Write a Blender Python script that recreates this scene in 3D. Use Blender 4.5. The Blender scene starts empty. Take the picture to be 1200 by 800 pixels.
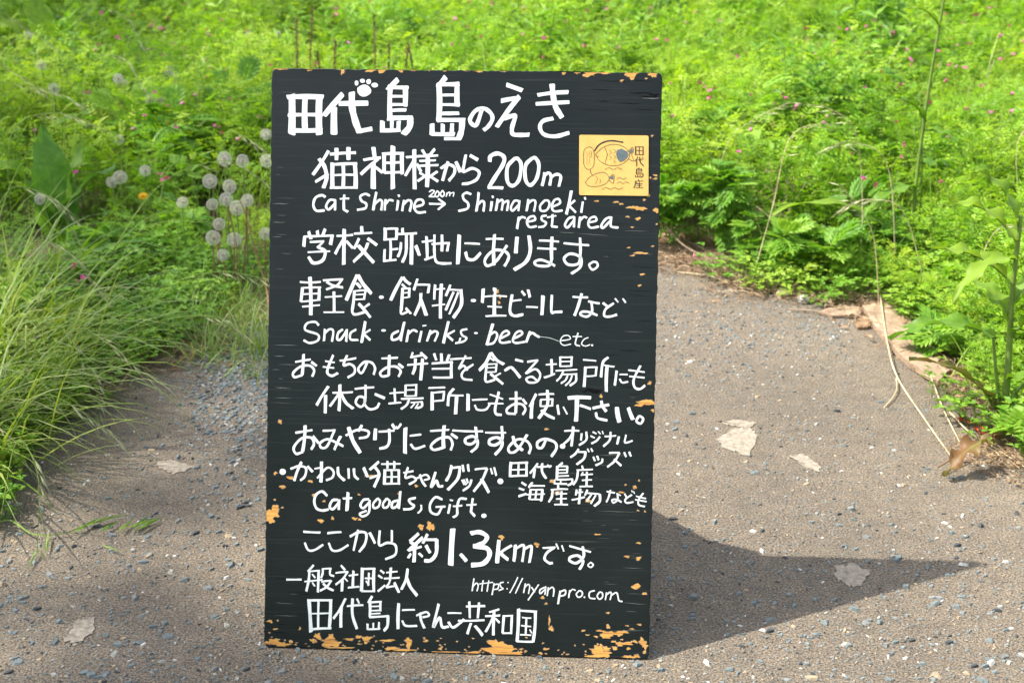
import bpy, math, random
import numpy as np
from mathutils import Vector, Matrix
random.seed(7); rng=np.random.default_rng(7)
R=math.radians; PI=math.pi
SC=bpy.context.scene; COL=SC.collection
# ------------------------------------------------------------------ camera, world, sun, exposure
CH=1.2266; PITCH=0.35608; ROLL=-0.00227; F=1667.0
cd=bpy.data.cameras.new('camera'); cam=bpy.data.objects.new('camera',cd); COL.objects.link(cam)
cd.sensor_width=36; cd.lens=36*F/1200; cd.clip_end=500; cd.clip_start=.05
cam.location=(0,0,CH); cam.rotation_euler=(Matrix.Rotation(PI/2-PITCH,3,'X')@Matrix.Rotation(-ROLL,3,'Z')).to_euler()
cd.dof.use_dof=True; cd.dof.focus_distance=2.25; cd.dof.aperture_fstop=8.0
SC.camera=cam; SC.render.resolution_x=1024; SC.render.resolution_y=682
SUN=Vector((-0.5727,-0.017,0.8196)).normalized()
w=bpy.data.worlds.new('World'); SC.world=w; w.use_nodes=True
nt=w.node_tree; bg=nt.nodes['Background']; sk=nt.nodes.new('ShaderNodeTexSky'); sk.sky_type='NISHITA'; sk.sun_disc=False
sk.sun_elevation=math.asin(SUN.z); sk.sun_rotation=math.atan2(SUN.x,SUN.y); sk.air_density=1.0; sk.dust_density=3.0
hs=nt.nodes.new('ShaderNodeHueSaturation'); hs.inputs['Saturation'].default_value=.5   # thin high haze
nt.links.new(sk.outputs[0],hs.inputs['Color']); nt.links.new(hs.outputs[0],bg.inputs[0]); bg.inputs[1].default_value=0.15
sl=bpy.data.lights.new('sun','SUN'); sl.energy=3.9; sl.angle=R(0.55); sl.color=(1,.93,.80)
so=bpy.data.objects.new('sun',sl); COL.objects.link(so); so.rotation_euler=SUN.to_track_quat('Z','Y').to_euler(); so.location=(-8,0,12)
SC.view_settings.view_transform='Standard'; SC.view_settings.look='None'; SC.view_settings.exposure=1.15; SC.view_settings.gamma=1
SC.render.engine='CYCLES'
# ------------------------------------------------------------------ helpers
_cp,_sp=math.cos(PITCH),math.sin(PITCH)
_F=np.array([0,_cp,-_sp]);_U0=np.array([0,_sp,_cp]);_R0=np.array([1.,0,0])
_R=math.cos(ROLL)*_R0+math.sin(ROLL)*_U0;_U=-math.sin(ROLL)*_R0+math.cos(ROLL)*_U0
_O=np.array([0,0,CH])
def ray(px,py): return _F+_R*(px-600)/F-_U*(py-400)/F
def gp(px,py,z=0.0):            # a place in the world at height z
    d=ray(px,py); return Vector(_O+d*(z-CH)/d[2])
def ay(px,py,Y):                # a place in the world at depth Y
    d=ray(px,py); return Vector(_O+d*Y/d[1])
def tag(o,label=None,cat=None,group=None,kind=None):
    for k,v in (('label',label),('category',cat),('group',group),('kind',kind)):
        if v: o[k]=v
    return o
def empty(name,loc,rz=0,scale=1):
    o=bpy.data.objects.new(name,None); COL.objects.link(o); o.location=loc; o.rotation_euler=(0,0,rz); o.scale=(scale,)*3
    o.empty_display_size=.05; return o
def link(name,me,parent=None,mat=None):
    o=bpy.data.objects.new(name,me); COL.objects.link(o)
    if parent: o.parent=parent
    if mat and not me.materials: me.materials.append(mat)
    return o
def kids(o,_c={}): return [x for x in bpy.data.objects if x.parent==o]
class MB:
    def __init__(s): s.v=[]; s.f=[]; s.m=[]
    def poly(s,pts,m=0):
        n=len(s.v); s.v+=[tuple(p) for p in pts]; s.f.append(tuple(range(n,n+len(pts)))); s.m.append(m)
    def tube(s,pts,r0,r1=None,n=4,m=0,cap=True):
        r1=r0 if r1 is None else r1; pts=[Vector(p) for p in pts]; L=len(pts); base=len(s.v)
        for i,p in enumerate(pts):
            d=(pts[min(i+1,L-1)]-pts[max(i-1,0)]).normalized()
            a=d.cross(Vector((.3,.9,.21))).normalized(); b=d.cross(a); r=r0+(r1-r0)*i/(L-1)
            for k in range(n):
                t=2*PI*k/n; s.v.append(tuple(p+(a*math.cos(t)+b*math.sin(t))*r))
        for i in range(L-1):
            for k in range(n):
                q=base+i*n; s.f.append((q+k,q+(k+1)%n,q+n+(k+1)%n,q+n+k)); s.m.append(m)
        if cap: s.f.append(tuple(base+(L-1)*n+k for k in range(n))); s.m.append(m)
    def add(s,vs,fs,M=None,m=0):
        n=len(s.v)
        s.v+=[tuple(M@Vector(v)) if M is not None else tuple(v) for v in vs]
        s.f+=[tuple(i+n for i in f) for f in fs]; s.m+=[m]*len(fs)
    def mesh(s,name,mats,smooth=False):
        me=bpy.data.meshes.new(name); me.from_pydata(s.v,[],s.f)
        for m in (mats if isinstance(mats,(list,tuple)) else [mats]): me.materials.append(m)
        if any(s.m): me.polygons.foreach_set('material_index',s.m)
        if smooth: me.polygons.foreach_set('use_smooth',[True]*len(s.f))
        me.update(); return me
    def build(s,name,mats,parent=None,smooth=False): return link(name,s.mesh(name,mats,smooth),parent)
def curve(ctrl,n=10):           # catmull-rom through points
    P=[Vector(c) for c in ctrl]; P=[P[0]*2-P[1]]+P+[P[-1]*2-P[-2]]; out=[]
    for i in range(1,len(P)-2):
        for k in range(n):
            t=k/n; a,b,c,d=P[i-1:i+3]
            out.append(.5*((2*b)+(c-a)*t+(2*a-5*b+4*c-d)*t*t+(3*b-a-3*c+d)*t**3))
    out.append(P[-2]); return out
# ------------------------------------------------------------------ materials
def newmat(name):
    m=bpy.data.materials.new(name); m.use_nodes=True; n=m.node_tree; b=n.nodes['Principled BSDF']; return m,n,b
def N(nt,t,**k):
    x=nt.nodes.new(t)
    for a,v in k.items():
        if a in x.inputs: x.inputs[a].default_value=v
        else: setattr(x,a,v)
    return x
def ramp(nt,fac,stops,interp='LINEAR'):
    r=nt.nodes.new('ShaderNodeValToRGB'); r.color_ramp.interpolation=interp; e=r.color_ramp.elements
    while len(e)<len(stops): e.new(.5)
    for i,(p,c) in enumerate(stops): e[i].position=p; e[i].color=(*c,1) if len(c)==3 else c
    nt.links.new(fac,r.inputs[0]); return r.outputs[0]
def coord(nt,scale=(1,1,1),kind='Object'):
    t=N(nt,'ShaderNodeTexCoord'); m=N(nt,'ShaderNodeMapping'); nt.links.new(t.outputs[kind],m.inputs[0]); m.inputs['Scale'].default_value=scale; return m.outputs[0]
def noise(nt,vec,scale,detail=3,rough=.5):
    n=N(nt,'ShaderNodeTexNoise',Scale=scale,Detail=detail,Roughness=rough); nt.links.new(vec,n.inputs['Vector']); return n.outputs['Fac']
def mixc(nt,fac,a,b,mode='MIX'):
    m=nt.nodes.new('ShaderNodeMix'); m.data_type='RGBA'; m.blend_type=mode
    for s,x in ((0,fac),(6,a),(7,b)):
        if hasattr(x,'is_output') : nt.links.new(x,m.inputs[s])
        elif s==0: m.inputs[0].default_value=x
        else: m.inputs[s].default_value=(*x,1)
    return m.outputs[2]
def bump(nt,b,h,strength=.3,dist=.002):
    x=N(nt,'ShaderNodeBump',Strength=strength,Distance=dist); nt.links.new(h,x.inputs['Height']); nt.links.new(x.outputs[0],b.inputs['Normal'])
def leafmat(name,c1,c2,c3=None,trans=.35,rough=.45,ws=1.2):
    m,n,b=newmat(name)
    geo=N(n,'ShaderNodeNewGeometry'); oi=N(n,'ShaderNodeObjectInfo')
    wn=noise(n,geo.outputs['Position'],ws,2); fn=noise(n,geo.outputs['Position'],60,2)
    a=N(n,'ShaderNodeMath',operation='ADD'); n.links.new(wn,a.inputs[0]); s=N(n,'ShaderNodeMath',operation='MULTIPLY'); n.links.new(fn,s.inputs[0]); s.inputs[1].default_value=.7
    n.links.new(s.outputs[0],a.inputs[1]); s2=N(n,'ShaderNodeMath',operation='MULTIPLY'); s2.inputs[1].default_value=.5; n.links.new(oi.outputs['Random'],s2.inputs[0])
    a2=N(n,'ShaderNodeMath',operation='ADD'); n.links.new(a.outputs[0],a2.inputs[0]); n.links.new(s2.outputs[0],a2.inputs[1])
    stops=[(.65,c1),(1.0,c2)] if c3 is None else [(.7,c1),(.95,c2),(1.0,c3)]
    sc=N(n,'ShaderNodeMath',operation='MULTIPLY'); sc.inputs[1].default_value=.75; n.links.new(a2.outputs[0],sc.inputs[0])
    col=ramp(n,sc.outputs[0],[(.5,c1),(.95,c2)] if c3 is None else [(.5,c1),(.8,c2),(1.0,c3)])
    n.links.new(col,b.inputs['Base Color']); b.inputs['Roughness'].default_value=rough
    b.inputs['Specular IOR Level'].default_value=.35
    t=N(n,'ShaderNodeBsdfTranslucent'); tc=mixc(n,1.0,col,(1.14,1.2,.42),'MULTIPLY'); n.links.new(tc,t.inputs[0])
    mx=N(n,'ShaderNodeMixShader'); mx.inputs[0].default_value=trans; out=n.nodes['Material Output']
    n.links.new(b.outputs[0],mx.inputs[1]); n.links.new(t.outputs[0],mx.inputs[2]); n.links.new(mx.outputs[0],out.inputs[0]); return m
def flat(name,c,rough=.6,spec=.4,var=0,vs=40,bs=0):
    m,n,b=newmat(name); b.inputs['Roughness'].default_value=rough; b.inputs['Specular IOR Level'].default_value=spec
    if var:
        f=noise(n,coord(n),vs,4,.6); d=tuple(x*(1-var) for x in c); e=tuple(min(1,x*(1+var)) for x in c)
        n.links.new(ramp(n,f,[(.3,d),(.7,e)]),b.inputs['Base Color'])
        if bs: bump(n,b,f,bs,.002)
    else: b.inputs['Base Color'].default_value=(*c,1)
    return m
M={}
M['vetch']=leafmat('vetch_leaf',(.115,.25,.02),(.255,.47,.03),(.43,.58,.05),.5,.45)
M['low']=leafmat('low_leaf',(.085,.22,.025),(.19,.39,.035),(.33,.49,.06),.42,.5)
M['mug']=leafmat('mugwort_leaf',(.09,.24,.03),(.185,.38,.04),(.32,.51,.08),.42,.5)
M['grass']=leafmat('grass_blade',(.09,.19,.015),(.19,.33,.03),(.36,.42,.10),.4)
M['pale']=leafmat('pale_grass_blade',(.10,.21,.04),(.19,.31,.07),(.40,.45,.20),.35)
M['dock']=leafmat('dock_leaf',(.07,.18,.02),(.13,.27,.025),(.24,.38,.04),.4,.5)
M['brown']=leafmat('withered_leaf',(.13,.17,.03),(.17,.15,.045),(.19,.10,.04),.25,.5,14)
M['stem']=flat('green_stem',(.16,.24,.05),.5,.3,.3,30)
M['rstem']=flat('reddish_stem',(.25,.13,.07),.5,.3,.4,20)
M['straw']=flat('dry_straw',(.52,.43,.28),.7,.2,.35,25)
M['litter']=flat('plant_litter',(.27,.18,.11),.85,.1,.55,30)
M['twig']=flat('dry_twig',(.30,.22,.16),.8,.2,.35,30)
M['awn']=flat('grass_spikelet',(.42,.42,.24),.6,.2,.35,18)
M['seed']=flat('dandelion_down',(.60,.58,.54),.9,.1)
M['dockb']=leafmat('broad_dock_leaf',(.06,.16,.03),(.12,.27,.04),(.2,.36,.07),.35,.5,22)
M['core']=flat('dandelion_core',(.28,.22,.14),.8,.1)
M['yellow']=flat('yellow_petal',(.80,.48,.03),.6,.2)
M['pink']=leafmat('pink_petal',(.42,.04,.20),(.60,.10,.33),(.62,.22,.45),.25)
M['red']=flat('red_dead_leaf',(.42,.07,.03),.6,.3,.4,30)
M['bark']=flat('weathered_bark',(.31,.225,.16),.9,.1,.4,26,1.0)
M['white']=flat('white_brush_paint',(.71,.76,.79),.5,.35,.10,38)
M['ink']=flat('dark_print_ink',(.025,.03,.035),.5,.3)
M['plaque']=flat('yellow_plaque_paint',(.72,.46,.14),.5,.35,.08,60)
M['rim']=flat('grey_edge_shading',(.16,.15,.13),.85,.1,.4,120)  # weathered chip edge, its grey also standing in for lifted-edge shading
M['crack']=flat('dark_crack',(.008,.008,.009),.9,.05)
M['scuff']=flat('pale_scuff',(.16,.17,.165),.8,.1)
M['dust']=flat('dusty_smear',(.085,.078,.07),.9,.05,.4,90)
M['screw']=flat('screw_hole',(.012,.01,.01),.5,.4)
def woodchip():
    m,n,b=newmat('bare_plywood'); c=coord(n,(8,170,170)); f=noise(n,c,2,6,.75)
    c2=coord(n,(1,1,1)); 
    n.links.new(ramp(n,f,[(.34,(.16,.08,.03)),(.43,(.55,.26,.06)),(.6,(.72,.38,.09)),(.72,(.66,.45,.2))]),b.inputs['Base Color']); b.inputs['Roughness'].default_value=.75; bump(n,b,f,.6,.001); return m
M['chip']=woodchip()
def paint():
    m,n,b=newmat('black_board_paint')
    g=coord(n,(6.0,420,420)); g1=noise(n,g,1.0,5,.6)
    g2=coord(n,(1.2,14,14)); g3=noise(n,g2,2.0,3,.5)
    f=noise(n,coord(n),700,2,.6); l=noise(n,coord(n),6,4,.55)
    base=ramp(n,l,[(.3,(.005,.0085,.0095)),(.7,(.009,.0135,.015))])
    gr=ramp(n,g1,[(.56,(0,0,0)),(.75,(.016,.018,.018))]); col=mixc(n,1.0,base,gr,'ADD')
    n.links.new(col,b.inputs['Base Color'])
    n.links.new(ramp(n,l,[(.3,(.30,)*3),(.7,(.42,)*3)]),b.inputs['Roughness'])
    a=N(n,'ShaderNodeMath',operation='MULTIPLY_ADD'); n.links.new(g1,a.inputs[0]); n.links.new(ramp(n,g3,[(.4,(.25,)*3),(.65,(1,)*3)]),a.inputs[1])
    s=N(n,'ShaderNodeMath',operation='MULTIPLY'); s.inputs[1].default_value=.22; n.links.new(f,s.inputs[0]); n.links.new(s.outputs[0],a.inputs[2])
    bump(n,b,a.outputs[0],.45,.0006); b.inputs['Specular IOR Level'].default_value=.31; return m
M['board']=paint()
def asphalt():
    m,n,b=newmat('worn_asphalt'); g=N(n,'ShaderNodeNewGeometry').outputs['Position']
    l=noise(n,g,1.3,4,.6); f=noise(n,g,260,4,.75); md=noise(n,g,26,5,.65)
    base=ramp(n,l,[(.3,(.205,.174,.142)),(.5,(.25,.208,.165)),(.7,(.30,.25,.195))])
    v=ramp(n,f,[(.36,(.25,.25,.25)),(.5,(.93,.93,.93)),(.62,(1.6,1.57,1.5))])
    c=mixc(n,1.0,base,v,'MULTIPLY'); v2=ramp(n,md,[(.3,(.78,.79,.80)),(.7,(1.14,1.14,1.12))]); c=mixc(n,1.0,c,v2,'MULTIPLY')
    vo=N(n,'ShaderNodeTexVoronoi',Scale=190.0); n.links.new(g,vo.inputs['Vector'])
    sep=N(n,'ShaderNodeSeparateColor'); n.links.new(vo.outputs['Color'],sep.inputs[0])
    msk=ramp(n,sep.outputs[0],[(.80,(0,0,0)),(.86,(1,1,1))]); dm=ramp(n,vo.outputs['Distance'],[(.25,(1,1,1)),(.45,(0,0,0))]); mk=mixc(n,1.0,msk,dm,'MULTIPLY')
    pc=ramp(n,sep.outputs[1],[(0,(.10,.13,.14)),(.45,(.17,.2,.2)),(.6,(.34,.33,.29)),(.8,(.05,.055,.06)),(1,(.5,.48,.44))])
    c=mixc(n,mk,c,pc); n.links.new(c,b.inputs['Base Color']); b.inputs['Roughness'].default_value=.9; b.inputs['Specular IOR Level'].default_value=.2
    a=N(n,'ShaderNodeMath',operation='ADD'); n.links.new(f,a.inputs[0]); n.links.new(md,a.inputs[1]); bump(n,b,a.outputs[0],1.0,.006); return m
M['asphalt']=asphalt()
def soil():
    m,n,b=newmat('soil'); g=N(n,'ShaderNodeNewGeometry').outputs['Position']; f=noise(n,g,18,6,.7)
    n.links.new(ramp(n,f,[(.3,(.05,.038,.024)),(.7,(.16,.12,.08))]),b.inputs['Base Color']); b.inputs['Roughness'].default_value=.95; bump(n,b,f,.8,.02); return m
M['soil']=soil()
SM=[flat('slate_chip',(.155,.19,.20),.65,.3,.35,90,.4),flat('grey_chip',(.21,.225,.225),.7,.3,.3,90,.4),flat('pale_chip',(.34,.33,.30),.75,.2,.25,90,.4),
    flat('dark_chip',(.06,.068,.075),.6,.3,.3,90,.4),flat('tan_chip',(.34,.27,.19),.8,.2,.3,90,.4),flat('white_chip',(.58,.56,.53),.6,.3,.1,90,.2)]
M['patch']=flat('pale_worn_patch',(.285,.25,.205),.9,.1,.35,110,.8)
# ------------------------------------------------------------------ ground and path (setting)
gm=MB(); gm.poly([(-250,-250,-.006),(250,-250,-.006),(250,250,-.006),(-250,250,-.006)]); ground=tag(gm.build('ground',M['soil']),kind='structure')
LEFT=[(-2.6,-8),(-1.9,-2),(-1.35,.8),(-1.05,1.9),(-.97,2.4),(-1.02,2.6),(-.95,2.95),(-.86,3.2),(-.8,3.5),(-.67,3.8),(-.3,4.05),(.15,4.1)]
RIGHT=[(.42,4.03),(.56,3.87),(.69,3.68),(.9,3.54),(.93,3.2),(.99,2.87),(1.05,2.64),(1.3,2.1),(1.9,.8),(2.6,-2),(3.2,-8)]
edge=LEFT+RIGHT
fine=[]
for i in range(len(edge)):
    a,b_=Vector(edge[i]),Vector(edge[(i+1)%len(edge)]); n_=max(1,int((b_-a).length/.05)) if i<len(edge)-1 else 1
    for k in range(n_):
        p=a+(b_-a)*k/n_; fine.append((p.x+random.gauss(0,.012),p.y+random.gauss(0,.012),0))
pm=MB(); pm.poly(fine); path=tag(pm.build('path',M['asphalt']),kind='structure')
EP=np.array(edge)
def inpath(x,y):
    c=False; n=len(EP); j=n-1
    for i in range(n):
        xi,yi=EP[i]; xj,yj=EP[j]
        if (yi>y)!=(yj>y) and x<(xj-xi)*(y-yi)/(yj-yi)+xi: c=not c
        j=i
    return c
def edist(x,y):
    d=9.
    for i in range(len(EP)-1):
        a=EP[i];b=EP[i+1];ab=b-a; t=min(1,max(0,((x-a[0])*ab[0]+(y-a[1])*ab[1])/(ab@ab))); q=a+ab*t; d=min(d,math.hypot(x-q[0],y-q[1]))
    return d
def blob(c,rx,ry,rot=0,n=14,j=.25,z=.002):
    out=[]; ph=random.random()*6
    for k in range(n):
        t=2*PI*k/n; r=1+j*random.uniform(-1,1)*.7+j*.5*math.sin(2*t+ph); x=rx*r*math.cos(t); y=ry*r*math.sin(t)
        out.append((c[0]+x*math.cos(rot)-y*math.sin(rot),c[1]+x*math.sin(rot)+y*math.cos(rot),z))
    return out
PX=[]
def patch(poly_px=None,pts=None):
    b=MB(); top=pts or [tuple(gp(x,y,.0025)) for x,y in poly_px]
    # subdivide the outline with jitter so that it crumbles
    o=[]
    for i in range(len(top)):
        a,c=Vector(top[i]),Vector(top[(i+1)%len(top)])
        for k in range(7):
            p=a+(c-a)*k/7; o.append((p.x+random.gauss(0,.002),p.y+random.gauss(0,.0032),.0018))
    n=len(o); b.poly(o)
    for i in range(n):
        p,q=o[i],o[(i+1)%n]; b.poly([p,q,(q[0],q[1],.0004),(p[0],p[1],.0004)])
    x=b.build('worn_patch',M['patch'],path); PX.append((sum(q[0] for q in o)/n,sum(q[1] for q in o)/n)); return x
patch([(838,512),(862,500),(880,499),(889,510),(878,532),(850,524)])
patch([(842,492),(866,490),(884,493),(880,499),(860,497)])
patch([(925,532),(940,530),(961,541),(960,549),(945,546)])
patch([(979,660),(1000,657),(1021,668),(1008,685),(995,683),(980,673)])
patch([(183,543),(200,540),(232,547),(205,556),(192,552)])
patch([(78,750),(92,728),(112,726),(112,740),(98,752),(86,758)])
# stones: the 300 that show largest are parts of the path
def stone_mesh(i,mat,flatn):
    r=random.Random(i*13+5); b=MB(); n=r.choice([5,6,7]); el=r.uniform(.45,.8); bot=[];top=[]
    for k in range(n):
        t=2*PI*(k+r.uniform(-.25,.25))/n; rr=r.uniform(.75,1.1); bot.append((math.cos(t)*rr,math.sin(t)*rr*el,-.12)); s=r.uniform(.55,.85)
        top.append((math.cos(t)*rr*s,math.sin(t)*rr*el*s,flatn*r.uniform(.7,1.2)))
    for k in range(n): b.poly([bot[k],bot[(k+1)%n],top[(k+1)%n],top[k]])
    b.poly(top); return b.mesh('stone',mat)
stones=[stone_mesh(i,SM[5] if i==17 else SM[[0,0,0,1,1,0,2,3,4,0,1,0,4,1][i%14]],[.22,.3,.18,.35][i%4]) for i in range(28)]
def rs(me,x,y,s,parent=path,tl=.12):
    o=link('stone',me,parent); o.location=(x,y,.001); o.rotation_euler=(random.gauss(0,tl),random.gauss(0,tl),random.gauss(.35,.8)); o.scale=(s,s,s*random.uniform(.8,1.3)); return o
cand=[]
while len(cand)<1150:
    px,py=random.uniform(-20,1220),random.uniform(360,815); p=gp(px,py)
    if inpath(p.x,p.y) and random.random()<min(1,(py-250)/450) : 
        s=random.choice([.0035,.0045,.0055,.0065,.008,.010]) * random.uniform(.8,1.2); cand.append((s*F/p.y,p.x,p.y,s))
cand.sort(reverse=True)
cand=[c for c in cand if min((c[1]-u)**2+(c[2]-v)**2 for u,v in PX)>.0016 and not (-.40<c[1]<.22 and 1.93<c[2]<3.0)]
for q,x,y,s in cand[:285]: rs(random.choice(stones),x,y,s)
# hand placed ones
for px,py,s,mi in ((917,349,.0125,4),(140,758,.012,0),(132,630,.011,1),(176,652,.010,0),(136,768,.010,2),(1180,767,.011,1),(340,312,.01,1),(1180,656,.008,5),(278,546,.009,5),(283,596,.011,3),(1163,775,.01,5),(884,622,.008,5),(1116,558,.008,0)):
    p=gp(px,py); k=[i for i in range(28) if stones[i].materials[0]==SM[mi]]; rs(stones[random.choice(k)],p.x,p.y,s)
def stone_field(name,pts,parent=path,wts=None):
    V=[];Fc=[];MI=[];base=0
    arr=[(np.array([v.co for v in m.vertices]),[tuple(p.vertices) for p in m.polygons],i) for i,m in enumerate(stones)]
    mi=[SM.index(m.materials[0]) for m in stones]
    for x,y,s in pts:
        k=random.randrange(28) if not wts else random.choice(wts); v,f,_=arr[k]; a=random.gauss(.3,1); c,s_=math.cos(a),math.sin(a)
        tx,ty=random.gauss(0,.2),random.gauss(0,.2)
        w_=v*s; X=w_[:,0]*c-w_[:,1]*s_; Y=w_[:,0]*s_+w_[:,1]*c; Z=w_[:,2]+X*tx+Y*ty+.001
        V+=list(zip((X+x).tolist(),(Y+y).tolist(),Z.tolist())); Fc+=[tuple(i+base for i in q) for q in f]; MI+=[mi[k]]*len(f); base+=len(v)
    me=bpy.data.meshes.new(name); me.from_pydata(V,[],Fc)
    for m in SM: me.materials.append(m)
    me.polygons.foreach_set('material_index',MI); o=link(name,me,parent); o['kind']='stuff'; return o
pts=[(c[1],c[2],c[3]) for c in cand[285:]]
while len(pts)<11000:
    px,py=random.uniform(-60,1260),random.uniform(300,840); p=gp(px,py)
    if inpath(p.x,p.y) and min((p.x-u)**2+(p.y-v)**2 for u,v in PX)>.0008: pts.append((p.x,p.y,random.choice([.0014,.0018,.0022,.003,.004])*random.uniform(.8,1.3)))
stone_field('gravel',pts)
# the heap of blue-grey gravel behind the board on the left, crumbs along the right edge
pts=[]
while len(pts)<3200:
    x=random.gauss(-.58,.12); y=random.gauss(3.15,.33)
    if x<-.44-.02*(y-3)+.12 and y<3.9 and abs((x+.58)*1.0-.25*(3.1-y))<.17+random.random()*.05: pts.append((x,y,random.uniform(.003,.0085)))
stone_field('gravel',pts,path,[i for i in range(28) if stones[i].materials[0] in SM[:4]])
pts=[]
for k in range(1500):
    px=random.uniform(770,1000); p=gp(px,random.gauss(372,38)); 
    if inpath(p.x,p.y): pts.append((p.x,p.y,random.uniform(.002,.006)))
stone_field('gravel',pts)
# ------------------------------------------------------------------ sandwich board
W,H,TILT,YAW=.6001,.8993,.32054,-.05482
board=empty('sandwich_board',(-.38697,1.92023,.002),YAW)
tag(board,'black wooden sandwich board covered in white hand-painted lettering, standing on the path','sign')
sT,cT=math.sin(TILT),math.cos(TILT)
def pl(s,t,off=0): return (s, t*sT-off*cT, t*cT+off*sT)
C4=[(310,761),(762,771),(776,85),(317,85)]; T4=[(0,0),(W,0),(W,H),(0,H)]
A=[];B=[]
for (x,y),(u,v) in zip(C4,T4):
    A.append([x,y,1,0,0,0,-u*x,-u*y]);B.append(u);A.append([0,0,0,x,y,1,-v*x,-v*y]);B.append(v)
hh=np.linalg.solve(np.array(A,float),np.array(B,float)); HM=np.append(hh,1).reshape(3,3)
def onp(x,y,off):
    q=HM@np.array([x,y,1.]); return pl(q[0]/q[2],q[1]/q[2],off)
# front panel with rounded corners and splintered edges
def outline(r=.008):
    o=[]
    for cx,cy,a0 in ((W-r,r,-90),(W-r,H-r,0),(r,H-r,90),(r,r,180)):
        for k in range(5):
            t=R(a0+k*22.5); o.append((cx+r*math.cos(t),cy+r*math.sin(t)))
    out=[]
    for i in range(len(o)):
        a,b_=Vector(o[i]),Vector(o[(i+1)%len(o)]); n_=max(1,int((b_-a).length/.006))
        for k in range(n_):
            p=a+(b_-a)*k/n_; j=.0004 if n_>3 else 0; out.append((p.x+random.gauss(0,j),p.y+random.gauss(0,j)))
    return out
o=outline(); fb=MB(); n=len(o); TH=.012
cen=(W/2,H/2)
fr=[pl(s,t,-.0006) for s,t in o]; ins=[pl(cen[0]+(s-cen[0])*.9965,cen[1]+(t-cen[1])*.9975,0) for s,t in o]; bk=[pl(s,t,-TH) for s,t in o]
fb.poly(ins)
for i in range(n):
    j=(i+1)%n; fb.poly([fr[i],fr[j],ins[j],ins[i]]); fb.poly([bk[i],bk[j],fr[j],fr[i]])
fb.poly(bk[::-1]); fp=fb.build('front_panel',M['board'],board)
# back stand: a tapering panel hinged behind the top
ax=lambda z:.578-(.578-.31)*z/.80
prof=[(.02,0),(.566,0),(.26,.66),(.25,.80),(.04,.80),(.02,.66)]
bb=MB(); f1=[(x,ax(z),z) for x,z in prof]; f2=[(x,ax(z)-.012,z) for x,z in prof]
bb.poly(f1); bb.poly(f2[::-1])
for i in range(6): j=(i+1)%6; bb.poly([f1[i],f1[j],f2[j],f2[i]])
bp=bb.build('back_stand',M['board'],board)
hb=MB(); hb.tube([(.06,.296,.79),(.23,.296,.79)],.008,.008,8); hb.build('hinge',flat('galvanised_steel',(.35,.35,.34),.4,.5,.2,60),board,True)
# --- brush lettering
SCL=4.792
ORI={'A':(300,70),'B':(540,70),'C':(300,215),'D':(540,215),'E':(300,360),'F':(540,360),'G':(300,490),'H':(540,490),'I':(300,620),'J':(540,620)}
zoff=[0]
def stroke(mb,pts,wd,smooth,scl,ori,offb=.00035):
    P=[Vector((x,y)) for x,y in pts]
    if smooth and len(P)>2:
        Q=[P[0]*2-P[1]]+P+[P[-1]*2-P[-2]]; out=[]
        for i in range(1,len(Q)-2):
            for k in range(6):
                t=k/6; a,b_,c,d=Q[i-1:i+3]; out.append(.5*((2*b_)+(c-a)*t+(2*a-5*b_+4*c-d)*t*t+(3*b_-a-3*c+d)*t**3))
        P=out+[P[-1]]
    elif len(P)>2 and not smooth:
        for i in range(len(P)-1): stroke(mb,[tuple(P[i]),tuple(P[i+1])],wd,False,scl,ori,offb)
        return
    else:
        a,b_=P; L=max(3,int((b_-a).length/(wd*1.2))); bow=random.gauss(0,.012)*(b_-a).length; nn=Vector((-(b_-a).y,(b_-a).x)).normalized()
        P=[a+(b_-a)*k/L+nn*bow*math.sin(PI*k/L) for k in range(L+1)]
    n=len(P); d0=(P[1]-P[0]).normalized(); d1=(P[-1]-P[-2]).normalized()
    skew=random.uniform(-.3,.3)
    ex=[(P[0]-d0*wd*.14,.72)]+[(p,1) for p in P]+[(P[-1]+d1*wd*.14,random.uniform(.6,.8))]
    off=offb+(zoff[0]%9)*.00004; zoff[0]+=1; ph=random.random()*6; L=[];Rr=[]
    for i,(p,k) in enumerate(ex):
        d=(ex[min(i+1,n+1)][0]-ex[max(i-1,0)][0]).normalized(); nn=Vector((-d.y,d.x))
        h=wd*.5*k*(1+.07*math.sin(i*.9+ph)+random.gauss(0,.02))
        sk=d*(skew*h if i<2 else (-skew*h if i>n-1 else 0))
        a=p+nn*h+sk; b_=p-nn*h-sk; L.append(a);Rr.append(b_)
    f=lambda q: onp(ori[0]+q.x/scl,ori[1]+q.y/scl,off)
    base=len(mb.v); mb.v+=[f(q) for q in L]+[f(q) for q in Rr]; m_=len(L)
    for i in range(m_-1): mb.f.append((base+i,base+i+1,base+m_+i+1,base+m_+i)); mb.m.append(0)
def ell(mb,x,y,rx,ry,scl,ori,off=.0006):
    mb.poly([onp(ori[0]+(x+rx*math.cos(t)*random.uniform(.93,1.05))/scl,ori[1]+(y+ry*math.sin(t)*random.uniform(.93,1.05))/scl,off) for t in [2*PI*k/14 for k in range(14)]])
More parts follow.
